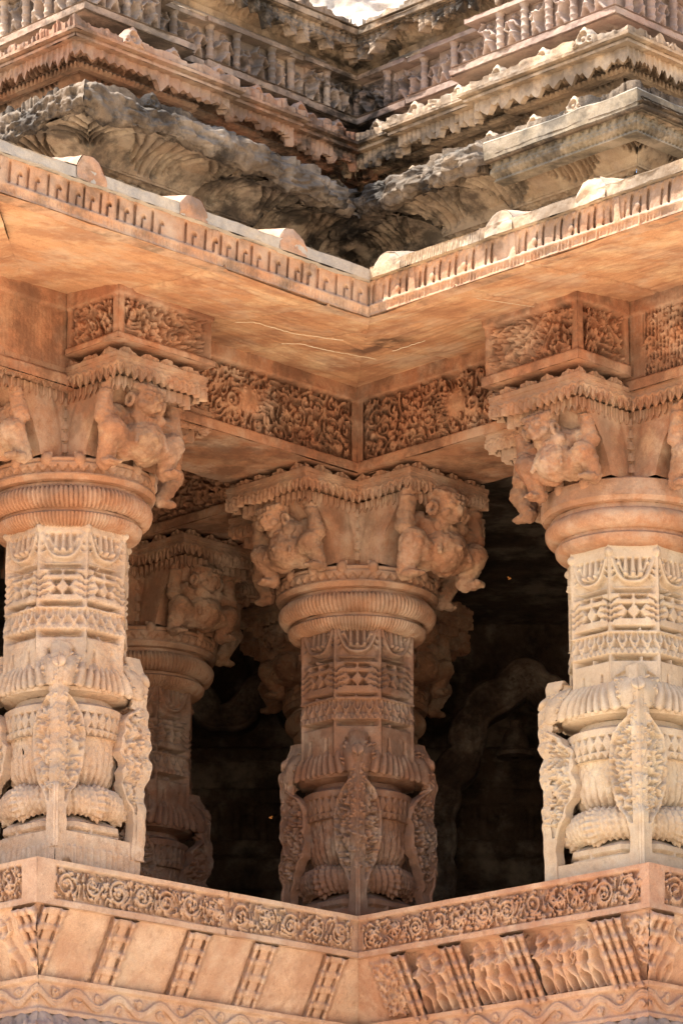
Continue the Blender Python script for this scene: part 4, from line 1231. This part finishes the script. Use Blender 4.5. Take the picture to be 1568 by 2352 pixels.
# ------------------------------------------------------------------ stepped cornices above
LT = {'L': 1.80, 'R': 1.72}
JOG = {'L': [(.36, .03), (.95, .035), (1.38, .035)], 'R': [(.30, .03), (.80, .035), (1.30, .035)]}
LJOG = {'L': [(.36, .06), (.95, .07), (1.38, .05)], 'R': [(.30, .04), (.80, .05), (1.24, .03)]}
def tier_path(side, back=1.3): return wing_path(LT[side], back, JOG[side])
def lotus_path(side): return wing_path(LT[side]+(.08 if side == 'R' else 0), 1.3, LJOG[side])
def lotus_relief(T, H, seed, wide=.44):
    cv = Cv(T, H+.02, .0035); rg = random.Random(seed)
    xc = .0
    while xc < T+wide:
        cv.stroke([(xc-.034, H*.12), (xc-.034, H*.95)], .0095, h=.048, cut=True)
        cv.stroke([(xc+.034, H*.12), (xc+.034, H*.95)], .0095, h=.048, cut=True)
        cv.stroke([(xc, H*.1), (xc, H*.5), (xc-.014, H*.58)], .0075, h=.028, cut=True)
        for s_ in (-1, 1):
            for q in range(1, 4):
                t = np.linspace(0, 1, 18)
                x = xc+s_*(.034+.040*q*(.35+.65*(1-t))*.7+(.045*q)*t**1.7); y = H*(.10+.06*q+(.86-.12*q)*t)
                cv.stroke(np.stack([x+rg.uniform(-.003, .003), y], 1), .0095, .007, h=.046, cut=True)
                cv.stroke(np.stack([x[:8]+s_*.024, y[:8]+H*.06], 1), .0065, .005, h=.026, cut=True)
        xc += wide*rg.uniform(.94, 1.06)
    cv.blur(1); cv.erode(seed, .12)
    return cv
def teeth_low(z, depth, pitch, seed):
    def f(s):
        k = np.floor(s/pitch); q = np.abs((s/pitch-k)-.5)*2
        hh = np.sin(k*12.9898+seed)*43758.5453; hh = hh-np.floor(hh)
        vv = np.where(hh < .2, .35, .6+.5*hh)
        q2 = np.abs((s/pitch*2+.5) % 1-.5)*2
        return z-depth*np.maximum(vv*np.clip(1-q*1.25, 0, 1)**.8, .42*np.clip(1-q2*1.2, 0, 1)**.8)+.006*vnoise(s*40, 0, 0, seed)+.010*vnoise(s*11, 0, 0, seed+3)
    return f
def crest_fn(z, amp, pitch, seed, rough=.010):
    def f(s):
        q = (s/pitch) % 1; k = np.floor(s/pitch)
        return z+amp*(.55+.45*np.sin(k*7.7+seed))*np.clip(1-np.abs(q-.5)*2.6, 0, 1)**.7+rough*vnoise(s*14, 0, 0, seed)+rough*.6*vnoise(s*45, 0, 0, seed+1)
    return f
def roundel(conv, u, e, z, r, mat, parent, seed, corner=None):
    """an upright ringed knob with a hollow eye, ears at either side"""
    a = Acc(conv, .003, seed)
    n = 34
    cv = Cv(r*3.2, r*2.8, .003, -.02)
    cx, cy = r*1.6, r*1.2
    cv.dab(cx, cy, r*1.05, .036, -.02); cv.dab(cx, cy, r*.62, .03, .012, cut=True); cv.dab(cx, cy-.1*r, r*.3, .02, -.014)
    for s_ in (-1, 1):
        cv.stroke(spiral_pts(cx+s_*r*1.0, cy-r*.45, r*.42, 1.1, 1.57, s_, .3), r*.17, r*.13, .03, -.02)
        cv.stroke([(cx+s_*r*.5, cy+r*.8), (cx+s_*r*.7, cy+r*1.25)], r*.24, r*.12, .026, -.02)
    cv.stroke([(cx-r*.5, cy+r*.95), (cx+r*.5, cy+r*.95)], r*.3, r*.3, .022, -.02)
    cv.blur(1)
    xs = np.linspace(-1, 1, n)[:, None]; v = np.linspace(0, 1, 26)[None]
    topz = r*(2.05*np.clip(1-np.abs(xs)**2.6, 0.02, 1)**.55)+.10*r*np.cos(xs*9)*(np.abs(xs) < .6)
    Z = z+topz*v
    h = cv(cx+xs*r*1.45+0*v, (Z-z)+.12*r)
    F = conv(u+xs*r*1.45*(1-.25*v), e+h+.012-.02*v, Z)
    B = conv(u+xs*r*1.2*(1-.25*v), e-.07+0*h, Z-.01)
    a.thick(F, B-F)
    return a.build('roundel', mat, parent)

def lotus_cornice(side):
    conv = convL if side == 'L' else convR
    seed = 900 if side == 'L' else 950
    p = lotus_path(side); T = p.c[-1]
    t = thing('lotus_cornice', ('crumbling left cornice with a broken lichen-grey edge above carved lotus petals' if side == 'L'
              else 'right lotus-petal cornice whose outer edge is mended with neat grey dentils'), 'cornice', W(.9, 0, 2.95) if side == 'L' else W(0, .9, 2.95), 'lotus cornices')
    a = Acc(conv, .005, seed)
    cv = Cv(T, .3, .006); rg = random.Random(seed)
    for x in np.arange(0, T, .07):
        foliage(cv, x, x+.07, .02, .2, seed+int(x*100), .02, .02, .035, 0)
    sweep(a, p, [(-.10, 2.66), (.02, 2.90), (.06, 2.925), (.03, 2.955), (.09, 2.975)], lambda s, tt: cv(s, np.clip(tt-.2, 0, .29))*.8, .007, .007)
    a.build('foot_mouldings', M['lotus'], t)
    prof = curve((.085, 2.965), (.10, 3.055), (.30, 3.088), 14)
    H = sum(math.dist(prof[i], prof[i+1]) for i in range(len(prof)-1))
    cv2 = lotus_relief(T, H, seed+1)
    a = Acc(conv, .0045, seed+1)
    sweep(a, p, prof, lambda s, tt: cv2(s, tt), .0045, .0045, smooth=True)
    a.build('lotus_petals', M['lotus'], t)
    # broken, lichen-crusted edge
    a = Acc(conv, .006, seed+2)
    u_split = 1.24 if side == 'R' else 99
    def crust(s, tt):
        rid = lambda f, q: .5-np.abs(vnoise(s*f, tt*f*1.3, 0, seed+q))*1.6
        n = .018*vnoise(s*5, tt*6, 0, seed)+.020*rid(9, 1)+.013*rid(22, 2)+.008*rid(48, 7)
        lump = .016*np.clip(vnoise(s*8, 2, 0, seed+3), 0, 1)
        if side == 'R': n = np.where(s > u_split+.1, n*.15-.05, n); lump = np.where(s > u_split+.1, 0, lump)
        return n+lump
    def dz(s, e):
        d = .020*vnoise(s*4, 5, 0, seed+4)+.014*vnoise(s*11, 7, 0, seed+5)
        if side == 'R': d = np.where(s > u_split+.1, .012+0*d, d)
        return d*np.clip((e-.2)*6, 0, 1)
    sweep(a, p, [(.27, 3.075)]+curve((.30, 3.075), (.355, 3.035), (.362, 3.075), 6)+curve((.362, 3.075), (.372, 3.15), (.345, 3.178), 6)[1:]+[(.26, 3.20), (.1, 3.21)], crust, .0045, .005, smooth=True, dz=dz)
    a.build('broken_edge', M['crust'], t)
    if side == 'R':                       # the mended length: plain lip, strokes, dentils
        a = Acc(conv, .002, seed+3)
        cv3 = Cv(T, .16, .003)
        for q in np.arange(0, T, .052):
            x = np.linspace(0, 1, 8); cv3.stroke(np.stack([q+.02*x, .078+.03*np.sin(x*2.6)], 1), .005, h=.016, cut=True)
        cv3.rect(0, T, .066, .072, .006)
        for q in np.arange(0, T, .034): cv3.dab(q, .048, .014, .014, ry=.016)
        for q in np.arange(0, T, .024): cv3.dab(q, .016, .010, .016, cut=True, ry=.009)
        cv3.blur(1)
        pp = Path([(u_split, .12), (LT['R']+.05, .12), (LT['R']+.05, -.7)])
        # wall side of the mended piece
        sweep(a, pp, [(.22, 3.012), (.285, 3.014), (.315, 3.098)], lambda s, tt: cv3(s, np.clip((tt-.065)*1.25, 0, .15))*(tt > .07), .0045, .0045)
        sweep(a, pp, [(.31, 3.096), (.345, 3.098), (.35, 3.172), (.345, 3.180), (.22, 3.21)], lambda s, tt: .005*vnoise(s*7, tt*9, 0, seed), .007, .007)
        a.build('mended_edge', M['mend'], t)
    # small crest behind the edge
    a = Acc(conv, .005, seed+4)
    cf = crest_fn(3.225, .032, .13, seed, .012)
    cv4 = Cv(T, .2, .0035); foliage(cv4, 0, T, 0, .12, seed+6, .016, .014, .03, 0)
    strip(a, p, .285, ZC(3.16), cf, lambda s, z: cv4(s, np.clip(z-3.16, 0, .19)), .06, .0045, 18, amp=.004)
    cr = a.build('crest', M['crust'], t)
    for i, u in enumerate([.14+.26*q for q in range(6)]):
        v0 = sum(d for uu, d in LJOG[side] if uu < u)
        roundel(lambda U, V, Z, v0=v0: conv(U, np.asarray(V)+v0, Z), u+.27, .292, 3.188, .044, M['tan'] if side == 'R' else M['crust'], t, seed+20+i)
lotus_cornice('L'); lotus_cornice('R')

def toothed_cornice(side):
    conv = convL if side == 'L' else convR
    seed = 1000 if side == 'L' else 1050
    p = tier_path(side); T = p.c[-1]
    m1 = M['red'] if side == 'L' else M['tan']
    t = thing('toothed_cornice', ('rust-red left cornice hung with worn leaf teeth, ringed knobs along its top' if side == 'L'
              else 'buff right cornice hung with sharp leaf teeth, ringed knobs along its top'), 'cornice', W(.9, 0, 3.3) if side == 'L' else W(0, .9, 3.3), 'toothed cornices')
    # recess with little balusters, then leafy underside
    cv = Cv(T, .2, .004)
    for q in np.arange(.0, T, .066):
        cv.dab(q, .06, .016, .04, ry=.075); cv.dab(q, .10, .021, .045, ry=.018)
    for q in np.arange(.0, T, .03): cv.dab(q, .172, .013, .014, ry=.014)
    cv.blur(1)
    a = Acc(conv, .004, seed)
    sweep(a, p, [(-.06, 3.20), (-.05, 3.36)], lambda s, tt: cv(s, tt), .0045, .0045)
    cvl = Cv(T, .1, .0035)
    foliage(cvl, 0, T, 0, .055, seed+3, .018, .012, .022, -.002)
    sweep(a, p, curve((-.05, 3.345), (.03, 3.345), (.05, 3.39), 6), lambda s, tt: cvl(s, tt)*1.0, .0045, .0045, smooth=True)
    a.build('baluster_row', m1, t)
    a = Acc(conv, .006 if side == 'L' else .004, seed+1)
    cv2 = lotus_relief(T, .23, seed+1, .30)
    prof = curve((.03, 3.395), (.05, 3.45), (.235, 3.462), 10)
    sweep(a, p, prof, lambda s, tt: cv2(s, tt)*.8+(.010*vnoise(s*12, tt*12, 0, seed) if side == 'L' else 0), .0045, .0045, smooth=True)
    a.build('petal_underside', m1, t)
    # hanging teeth
    a = Acc(conv, .003, seed+2)
    strip(a, p, .236, teeth_low(3.430, .058, .047, seed), ZC(3.466), lambda s, z: .005*np.sin(s*2*math.pi/.019)*((z > 3.412) & (z < 3.436))+.004*np.cos(s*2*math.pi/.058*2), .022, .0042, 20, amp=.004 if side == 'L' else .002)
    if side == 'L':
        pass
    a.build('leaf_teeth', m1, t)
    a = Acc(conv, .003, seed+8)
    cvb = Cv(T, .06, .0035)
    for q in np.arange(0, T, .026): cvb.dab(q, .016, .011, .02, ry=.014)
    sweep(a, p, [(.10, 3.405), (.125, 3.408), (.125, 3.44)], lambda s, tt: cvb(s, np.clip(tt-.025, 0, .05))*(tt > .025), .0045, .004)
    a.build('bead_course', m1, t)
    # fillets and top
    a = Acc(conv, .005, seed+3)
    sweep(a, p, [(.22, 3.460), (.27, 3.462), (.272, 3.474), (.262, 3.478), (.262, 3.484), (.29, 3.487), (.292, 3.50), (.27, 3.502), (-.1, 3.53)], res=.006, pres=.005)
    a.build('fillets', M['tan'] if side == 'R' else m1, t)
    a = Acc(conv, .005, seed+4)
    cv3 = Cv(T, .12, .0035); foliage(cv3, 0, T, .005, .07, seed+5, .022, .012, .022, 0)
    strip(a, p, .272, ZC(3.495), crest_fn(3.535, .026, .085, seed, .010), lambda s, z: cv3(s, np.clip(z-3.495, 0, .11)), .05, .0045, 14)
    strip(a, p, .17, ZC(3.50), crest_fn(3.555, .02, .14, seed+4, .006), None, .05, .006, 8)
    a.build('crest', M['tan'] if side == 'R' else m1, t)
    us = [.2+.27*q for q in range(6)]
    for i, u in enumerate(us):
        v0 = sum(d for uu, d in JOG[side] if uu < u)
        roundel(lambda U, V, Z, v0=v0: conv(U, np.asarray(V)+v0, Z), u+.2, .285, 3.492, .05, M['tan'] if side == 'R' else m1, t, seed+20+i)
toothed_cornice('L'); toothed_cornice('R')

def frieze(side):
    conv = convL if side == 'L' else convR
    seed = 1100 if side == 'L' else 1150
    jog = [(.14, .02), (.36, -.015), (.62, .025), (.98, -.02), (1.40, .10)] if side == 'L' else [(.12, .025), (.33, -.02), (.62, .0351), (.98, .09)]
    p = wing_path(LT[side]-.02, 1.3, jog); T = p.c[-1]
    mt = M['frieze'] if side == 'L' else M['plum']
    t = thing('figure_frieze', ('brown left frieze packed with carved dancers between paired posts' if side == 'L'
              else 'plum-coloured right frieze packed with carved dancers between paired posts'), 'frieze', W(.9, 0, 3.7) if side == 'L' else W(0, .9, 3.7), 'figure friezes')
    cv = lotus_relief(T, .16, seed, .26)
    a = Acc(conv, .003, seed)
    sweep(a, p, curve((-.08, 3.60), (-.02, 3.665), (.115, 3.680), 8), lambda s, tt: cv(s, tt*.95)*.7, .005, .005, smooth=True)
    sweep(a, p, [(-.10, 3.50), (-.08, 3.60)], res=.01, pres=.01)
    a.build('petal_underside', M['black'] if side == 'L' else mt, t)
    a = Acc(conv, .0045, seed+1)
    sweep(a, p, [(.10, 3.676), (.135, 3.678), (.138, 3.708), (.02, 3.712)], lambda s, tt: .004*vnoise(s*8, tt*9, 0, seed), .006, .006)
    a.build('ledge', mt, t)
    a = Acc(conv, .003, seed+2)
    sweep(a, p, [(.025, 3.71), (.025, 3.965)], lambda s, tt: .004*vnoise(s*8, tt*9, 0, seed), .01, .01)
    sweep(a, p, [(.025, 3.930), (.085, 3.932), (.085, 3.955), (.02, 3.96)], res=.006, pres=.006)
    a.build('backing', mt, t)
    # posts and dancers, each its own carving
    rg = random.Random(seed)
    def post(u, v0, c=None):
        a = Acc(conv, .002, seed+int(u*100))
        z_ = np.linspace(3.708, 3.934, 52)[None]; th = np.linspace(-.1, math.pi+.1, 15)[:, None]
        f = (z_-3.708)/.226
        r = .017+.0035*np.cos(f*6*math.pi)**8+.004*(f > .93)+.005*(f < .07)
        if c is None: a.grid(u+r*np.cos(th), v0+.052+r*1.25*np.sin(th), z_+0*th)
        else: a.grid(c+.052+r*1.25*np.sin(th), u+r*np.cos(th), z_+0*th)
        a.build('colonnette', mt, t)
    u = .055; k = 0
    def voff(u): return sum(d for uu, d in jog if uu < u)
    while u < LT[side]-.03:
        v0 = voff(u)
        if k % 3 == 0:
            post(u, v0); u += .075
        elif k % 3 == 1:
            relief_figure(conv, u, (v0+.03, 3.71), (v0+.03, 3.95), .212, seed+k*3, mt, t, depth=2.6, lean=rg.uniform(-.5, .5), width=.13, amp=.002); u += .078 if rg.random() < .6 else .075
        else:
            if rg.random() < .55:
                relief_figure(conv, u, (v0+.03, 3.71), (v0+.03, 3.95), rg.uniform(.18, .21), seed+k*3+1, mt, t, depth=2.3, lean=rg.uniform(-.5, .5), width=.12, amp=.002); u += .07
            else: u -= .005
        k += 1
    u = -.05; k = 0; vc = LT[side]-.02
    vv = sum(d for _, d in jog)
    while u > -.62:
        if k % 2 == 0: post(vv+u, 0, vc); u -= .075
        else: relief_figure(conv, 0, (.03, 3.71), (.03, 3.95), .212, seed+900+k, mt, t, depth=2.3, width=.13, corner=(vc, vv+u), amp=.002); u -= .075
        k += 1
frieze('L'); frieze('R')

def top_cornice(side):
    conv = convL if side == 'L' else convR
    seed = 1200 if side == 'L' else 1250
    p = wing_path(LT[side]-.05, 1.2, [(.36, .02)]); T = p.c[-1]
    t = thing('top_cornice', ('uppermost left cornice with blackened stumps of hanging leaves' if side == 'L'
              else 'uppermost right cornice with pierced cresting, its leaf pendants partly lost'), 'cornice', W(.9, 0, 4.0) if side == 'L' else W(0, .9, 4.0), 'uppermost cornices')
    a = Acc(conv, .0025, seed)
    sweep(a, p, [(.0, 3.945)]+curve((.05, 3.945), (.09, 3.962), (.055, 3.985), 6)+[(.03, 3.99), (.035, 4.03), (.015, 4.035)], res=.006, pres=.005)
    a.build('roll_moulding', M['tan'], t)
    cv = lotus_relief(T, .2, seed, .3)
    a = Acc(conv, .004, seed+1)
    sweep(a, p, curve((.015, 4.03), (.05, 4.085), (.17, 4.095), 8), lambda s, tt: cv(s, tt)*.6+.006*vnoise(s*12, tt*12, 0, seed), .005, .005, smooth=True)
    a.build('petal_underside', M['tan'], t)
    a = Acc(conv, .006, seed+2)
    lo = teeth_low(4.062, .085, .062, seed)
    def low(s): return lo(s)+np.clip(vnoise(s*5, 3, 0, seed+4)*.09, -.01, .05)
    strip(a, p, .175, low, ZC(4.098), lambda s, z: .008*np.cos(s*2*math.pi/.031)+.007*vnoise(s*25, z*25, 0, seed), .04, .0045, 20)
    a.build('leaf_teeth', M['black'], t)
    a = Acc(conv, .005, seed+3)
    sweep(a, p, [(.15, 4.09), (.20, 4.092), (.205, 4.118), (.17, 4.128), (.165, 4.14), (-.2, 4.20)], lambda s, tt: .006*vnoise(s*9, tt*9, 0, seed), .006, .006)
    cv3 = Cv(T, .14, .0035); foliage(cv3, 0, T, .005, .1, seed+5, .02, .012, .028, 0)
    strip(a, p, .135, ZC(4.13), crest_fn(4.185, .03, .11, seed, .012), lambda s, z: cv3(s, np.clip(z-4.13, 0, .13)), .05, .0045, 16)
    a.build('crest', M['black'] if side == 'L' else M['tan'], t)
    a = Acc(conv, .004, seed+4)
    sweep(a, p, [(-.1, 4.13), (-.08, 4.5), (.05, 4.52), (.06, 4.6)], res=.012, pres=.012)
    if False: a.build('upper_wall', M['pale'], t)
top_cornice('L'); top_cornice('R')

# rough pale masonry of the roof behind the topmost corner, and a small cap block in front of it
t = thing('roof_mass', 'rough pale sunlit masonry at the very top, rising behind the corner of the cornices', 'masonry', (0, .55, ZO+4.1))
a = Acc(convX, 0, 5)
x = np.linspace(-1.6, 1.6, 260)[:, None]; z = np.linspace(0, 1.6, 150)[None]
rock = .05*vnoise(x*3, z*3, 0, 4)+.03*vnoise(x*9, z*9, 0, 5)+.012*vnoise(x*26, z*26, 0, 6)
rock = rock-.05*((np.abs(((x+.06*vnoise(z*3, 0, 0, 7)) % .8)-.4) < .012))
a.grid(x+0*z, .60+.45*z+.25*np.abs(x)+rock, 3.95+z*1.0+0*x)
a.build('rubble_face', M['pale'], t)
t = thing('cap_block', 'small grey pyramid-shaped stone wedged in the top of the corner', 'block', W(-.05, -.05, 4.12))
a = Acc(convX, .006, 6)
th = np.linspace(0, 2*math.pi, 60)[:, None]; q = np.linspace(0, 1, 30)[None]
sq4 = 1/np.maximum(np.abs(np.cos(th)), np.abs(np.sin(th)))
r = .155*sq4*np.where(q < .35, 1, 1-(q-.35)/.65*.98)
a.grid(r*np.cos(th), .13+r*np.sin(th), 4.14+.20*q+0*th)
a.build('block', M['eave_top'], t)

# ------------------------------------------------------------------ the dark hall behind
def slabbox(name, label, cat, a0, a1, b0, b1, z0, z1, mat, kind=None, group=None):
    t = thing(name, label, cat, W((a0+a1)/2, (b0+b1)/2, z0), group)
    a = Acc(convL, .004, 7); box(a, a0, a1, b0, b1, z0, z1, .12)
    a.build('masonry', mat, t)
    return t
def plain(name, a0, a1, b0, b1, z0, z1, mat):
    a = Acc(convL, 0, 7); box(a, a0, a1, b0, b1, z0, z1, .3)
    return structure(a.build(name, mat))
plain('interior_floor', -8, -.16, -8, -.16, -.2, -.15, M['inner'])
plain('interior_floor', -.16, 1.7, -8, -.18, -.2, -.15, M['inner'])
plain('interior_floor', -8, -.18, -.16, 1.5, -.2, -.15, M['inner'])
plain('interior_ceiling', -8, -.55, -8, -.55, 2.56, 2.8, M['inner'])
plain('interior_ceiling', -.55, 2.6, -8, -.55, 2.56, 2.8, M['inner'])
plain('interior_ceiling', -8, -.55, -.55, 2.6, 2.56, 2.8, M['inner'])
slabbox('light_block_wall', 'added wall keeping light out of the hall behind the left wing', 'wall', 2.3, 2.6, -8, -.7, -.9, 2.56, M['inner'])  # added outside the frame: shuts the wing's openings so the hall stays dark
slabbox('light_block_wall', 'added wall keeping light out of the hall behind the right wing', 'wall', -8, -.7, 2.3, 2.6, -.9, 2.56, M['inner'])  # the matching added light block on the right

def back_wall():
    t = thing('back_wall', 'dark back wall of the hall, ruled with flat mouldings and rows of faint carving', 'wall', (0, 4.6, ZO-.3))
    a = Acc(convX, .003, 71)
    Wd, H = 3.6, 3.0
    cv = Cv(Wd, H, .007); rg = random.Random(5)
    for z0, z1, d in ((.0, .12, .05), (.20, .26, .03), (.70, .80, .05), (.95, 1.0, .03), (1.22, 1.30, .05), (1.50, 1.58, .06), (1.80, 1.88, .04), (2.05, 2.12, .06), (2.25, 2.32, .03)):
        cv.rect(0, Wd, z0, z1, d)
    for z0, z1 in ((.82, .94), (1.02, 1.2), (1.6, 1.78), (.28, .44)):
        x = .05
        while x < Wd:
            if rg.random() < .6: figure(cv, x, z0, z1-z0, rg.randint(0, 9999), 0, 1.6)
            else: cv.rect(x-.015, x+.015, z0, z1, .03)
            x += rg.uniform(.07, .12)
    n, m = int(Wd/.011), int(H/.011)
    s_ = np.linspace(0, Wd, n)[:, None]; z_ = np.linspace(0, H, m)[None]
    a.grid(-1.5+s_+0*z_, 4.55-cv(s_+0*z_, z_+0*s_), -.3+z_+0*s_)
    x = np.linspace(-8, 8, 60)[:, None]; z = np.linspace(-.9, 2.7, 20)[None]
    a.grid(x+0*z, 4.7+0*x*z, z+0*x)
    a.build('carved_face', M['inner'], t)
back_wall()

def torana(label, pts, seed, yw, width=.17, bell=None):
    """a cusped arch band standing free inside the hall: scalloped, carved on its front"""
    P, _ = resample(pts, .012)
    k = np.ones(9)/9
    Q = np.stack([np.convolve(np.pad(P[:, i], 4, mode='edge'), k, 'valid') for i in (0, 1)], 1)
    d = np.gradient(Q, axis=0); d /= np.hypot(d[:, 0], d[:, 1])[:, None]
    nrm = np.stack([-d[:, 1], d[:, 0]], 1)
    L = np.concatenate([[0], np.cumsum(np.hypot(*(Q[1:]-Q[:-1]).T))])
    cv = Cv(L[-1]+.1, width+.1, .005); foliage(cv, 0, L[-1], .03, width-.03, seed, .04, .018, .04, -.01)
    cv.stroke([(0, .015), (L[-1], .015)], .012, h=.025); cv.stroke([(0, width-.015), (L[-1], width-.015)], .012, h=.025)
    v = np.linspace(0, 1, 26)[None]
    sc_ = 1+.22*np.abs(np.sin(L*15))[:, None]+.05*vnoise(L*20, 0, 0, seed)[:, None]
    off = (v-.5)*width*sc_
    X = Q[:, :1]+nrm[:, :1]*off; Z = Q[:, 1:]+nrm[:, 1:]*off
    h = cv(L[:, None]+0*v, v*width+0*L[:, None])
    t = thing('torana_arch', label, 'arch', (float(Q[0, 0]), yw, ZO-.2))
    a = Acc(convX, .003, seed)
    F = convX(X, yw-h, Z)
    a.thick(F, np.array([0, .16, 0]))
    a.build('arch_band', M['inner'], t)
    if bell is not None:
        a = Acc(convX, .002, seed+1)
        x, z = bell
        lathe(a, [(.012, z+.20), (.03, z+.19), (.028, z+.15)]+curve((.04, z+.15), (.075, z+.10), (.075, z+.04), 6)+[(.105, z+.01), (.10, z-.01), (.02, z-.012)], n=40, c=(x, yw+.02))
        a.build('bell_pendant', M['inner'], t)
torana('dim cusped arch with a stone bell, inside the hall beside the buff pillar', [(.44, .3), (.44, 1.18), (.49, 1.38), (.60, 1.50), (.61, 1.66), (.70, 1.80), (.80, 1.84), (.92, 1.96), (1.04, 1.84), (1.16, 1.80), (1.3, 1.6), (1.34, .3)], 81, 3.3, .17, (.86, 1.50))
torana('faint scrolled arch in the darkness beside the half hidden brown pillar', [(-1.5, 1.35), (-1.15, 1.62), (-1.02, 1.84), (-.86, 1.86), (-.76, 1.70), (-.62, 1.72), (-.52, 1.88), (-.40, 1.84), (-.2, 1.60)], 82, 3.3, .15)

def wasp(label, loc, yaw):
    t = thing('wasp', label, 'insect', loc)
    bm = bmesh.new()
    from mathutils import Matrix
    for x, r in ((-.010, .0042), (-.006, .005), (-.001, .0035), (.004, .0045), (.009, .0036)):
        bmesh.ops.create_icosphere(bm, subdivisions=2, radius=1, matrix=Matrix.Translation((x, 0, 0))@Matrix.Diagonal((r*1.3, r, r, 1)))
    me = bpy.data.meshes.new('body'); bm.to_mesh(me); bm.free()
    mt = bpy.data.materials.new('amber_insect'); mt.use_nodes = True
    mt.node_tree.nodes['Principled BSDF'].inputs['Base Color'].default_value = (.4, .15, .03, 1)
    me.materials.append(mt)
    b = bpy.data.objects.new('body', me); col.objects.link(b); b.parent = t
    for s_ in (-1, 1):
        bm = bmesh.new()
        q = [bm.verts.new(p) for p in ((.004, 0, .003), (.008, s_*.012, .012), (0, s_*.016, .015), (-.006, s_*.010, .010))]
        f = bm.faces.new(q); r = bmesh.ops.extrude_face_region(bm, geom=[f])
        for v in r['geom']:
            if isinstance(v, bmesh.types.BMVert): v.co.z += .0006
        me = bpy.data.meshes.new('wing'); bm.to_mesh(me); bm.free(); me.materials.append(mt)
        o = bpy.data.objects.new('wing', me); col.objects.link(o); o.parent = t
    t.rotation_euler = (0, .2, yaw); t.scale = (.62, .62, .62)
wasp('tiny amber wasp flying in the dark gap left of the corner pillar', (-.392, .2, ZO+.485), .5)
wasp('tiny amber wasp flying just under the bracket right of the corner pillar', (.70, .25, ZO+1.62), 2.4)
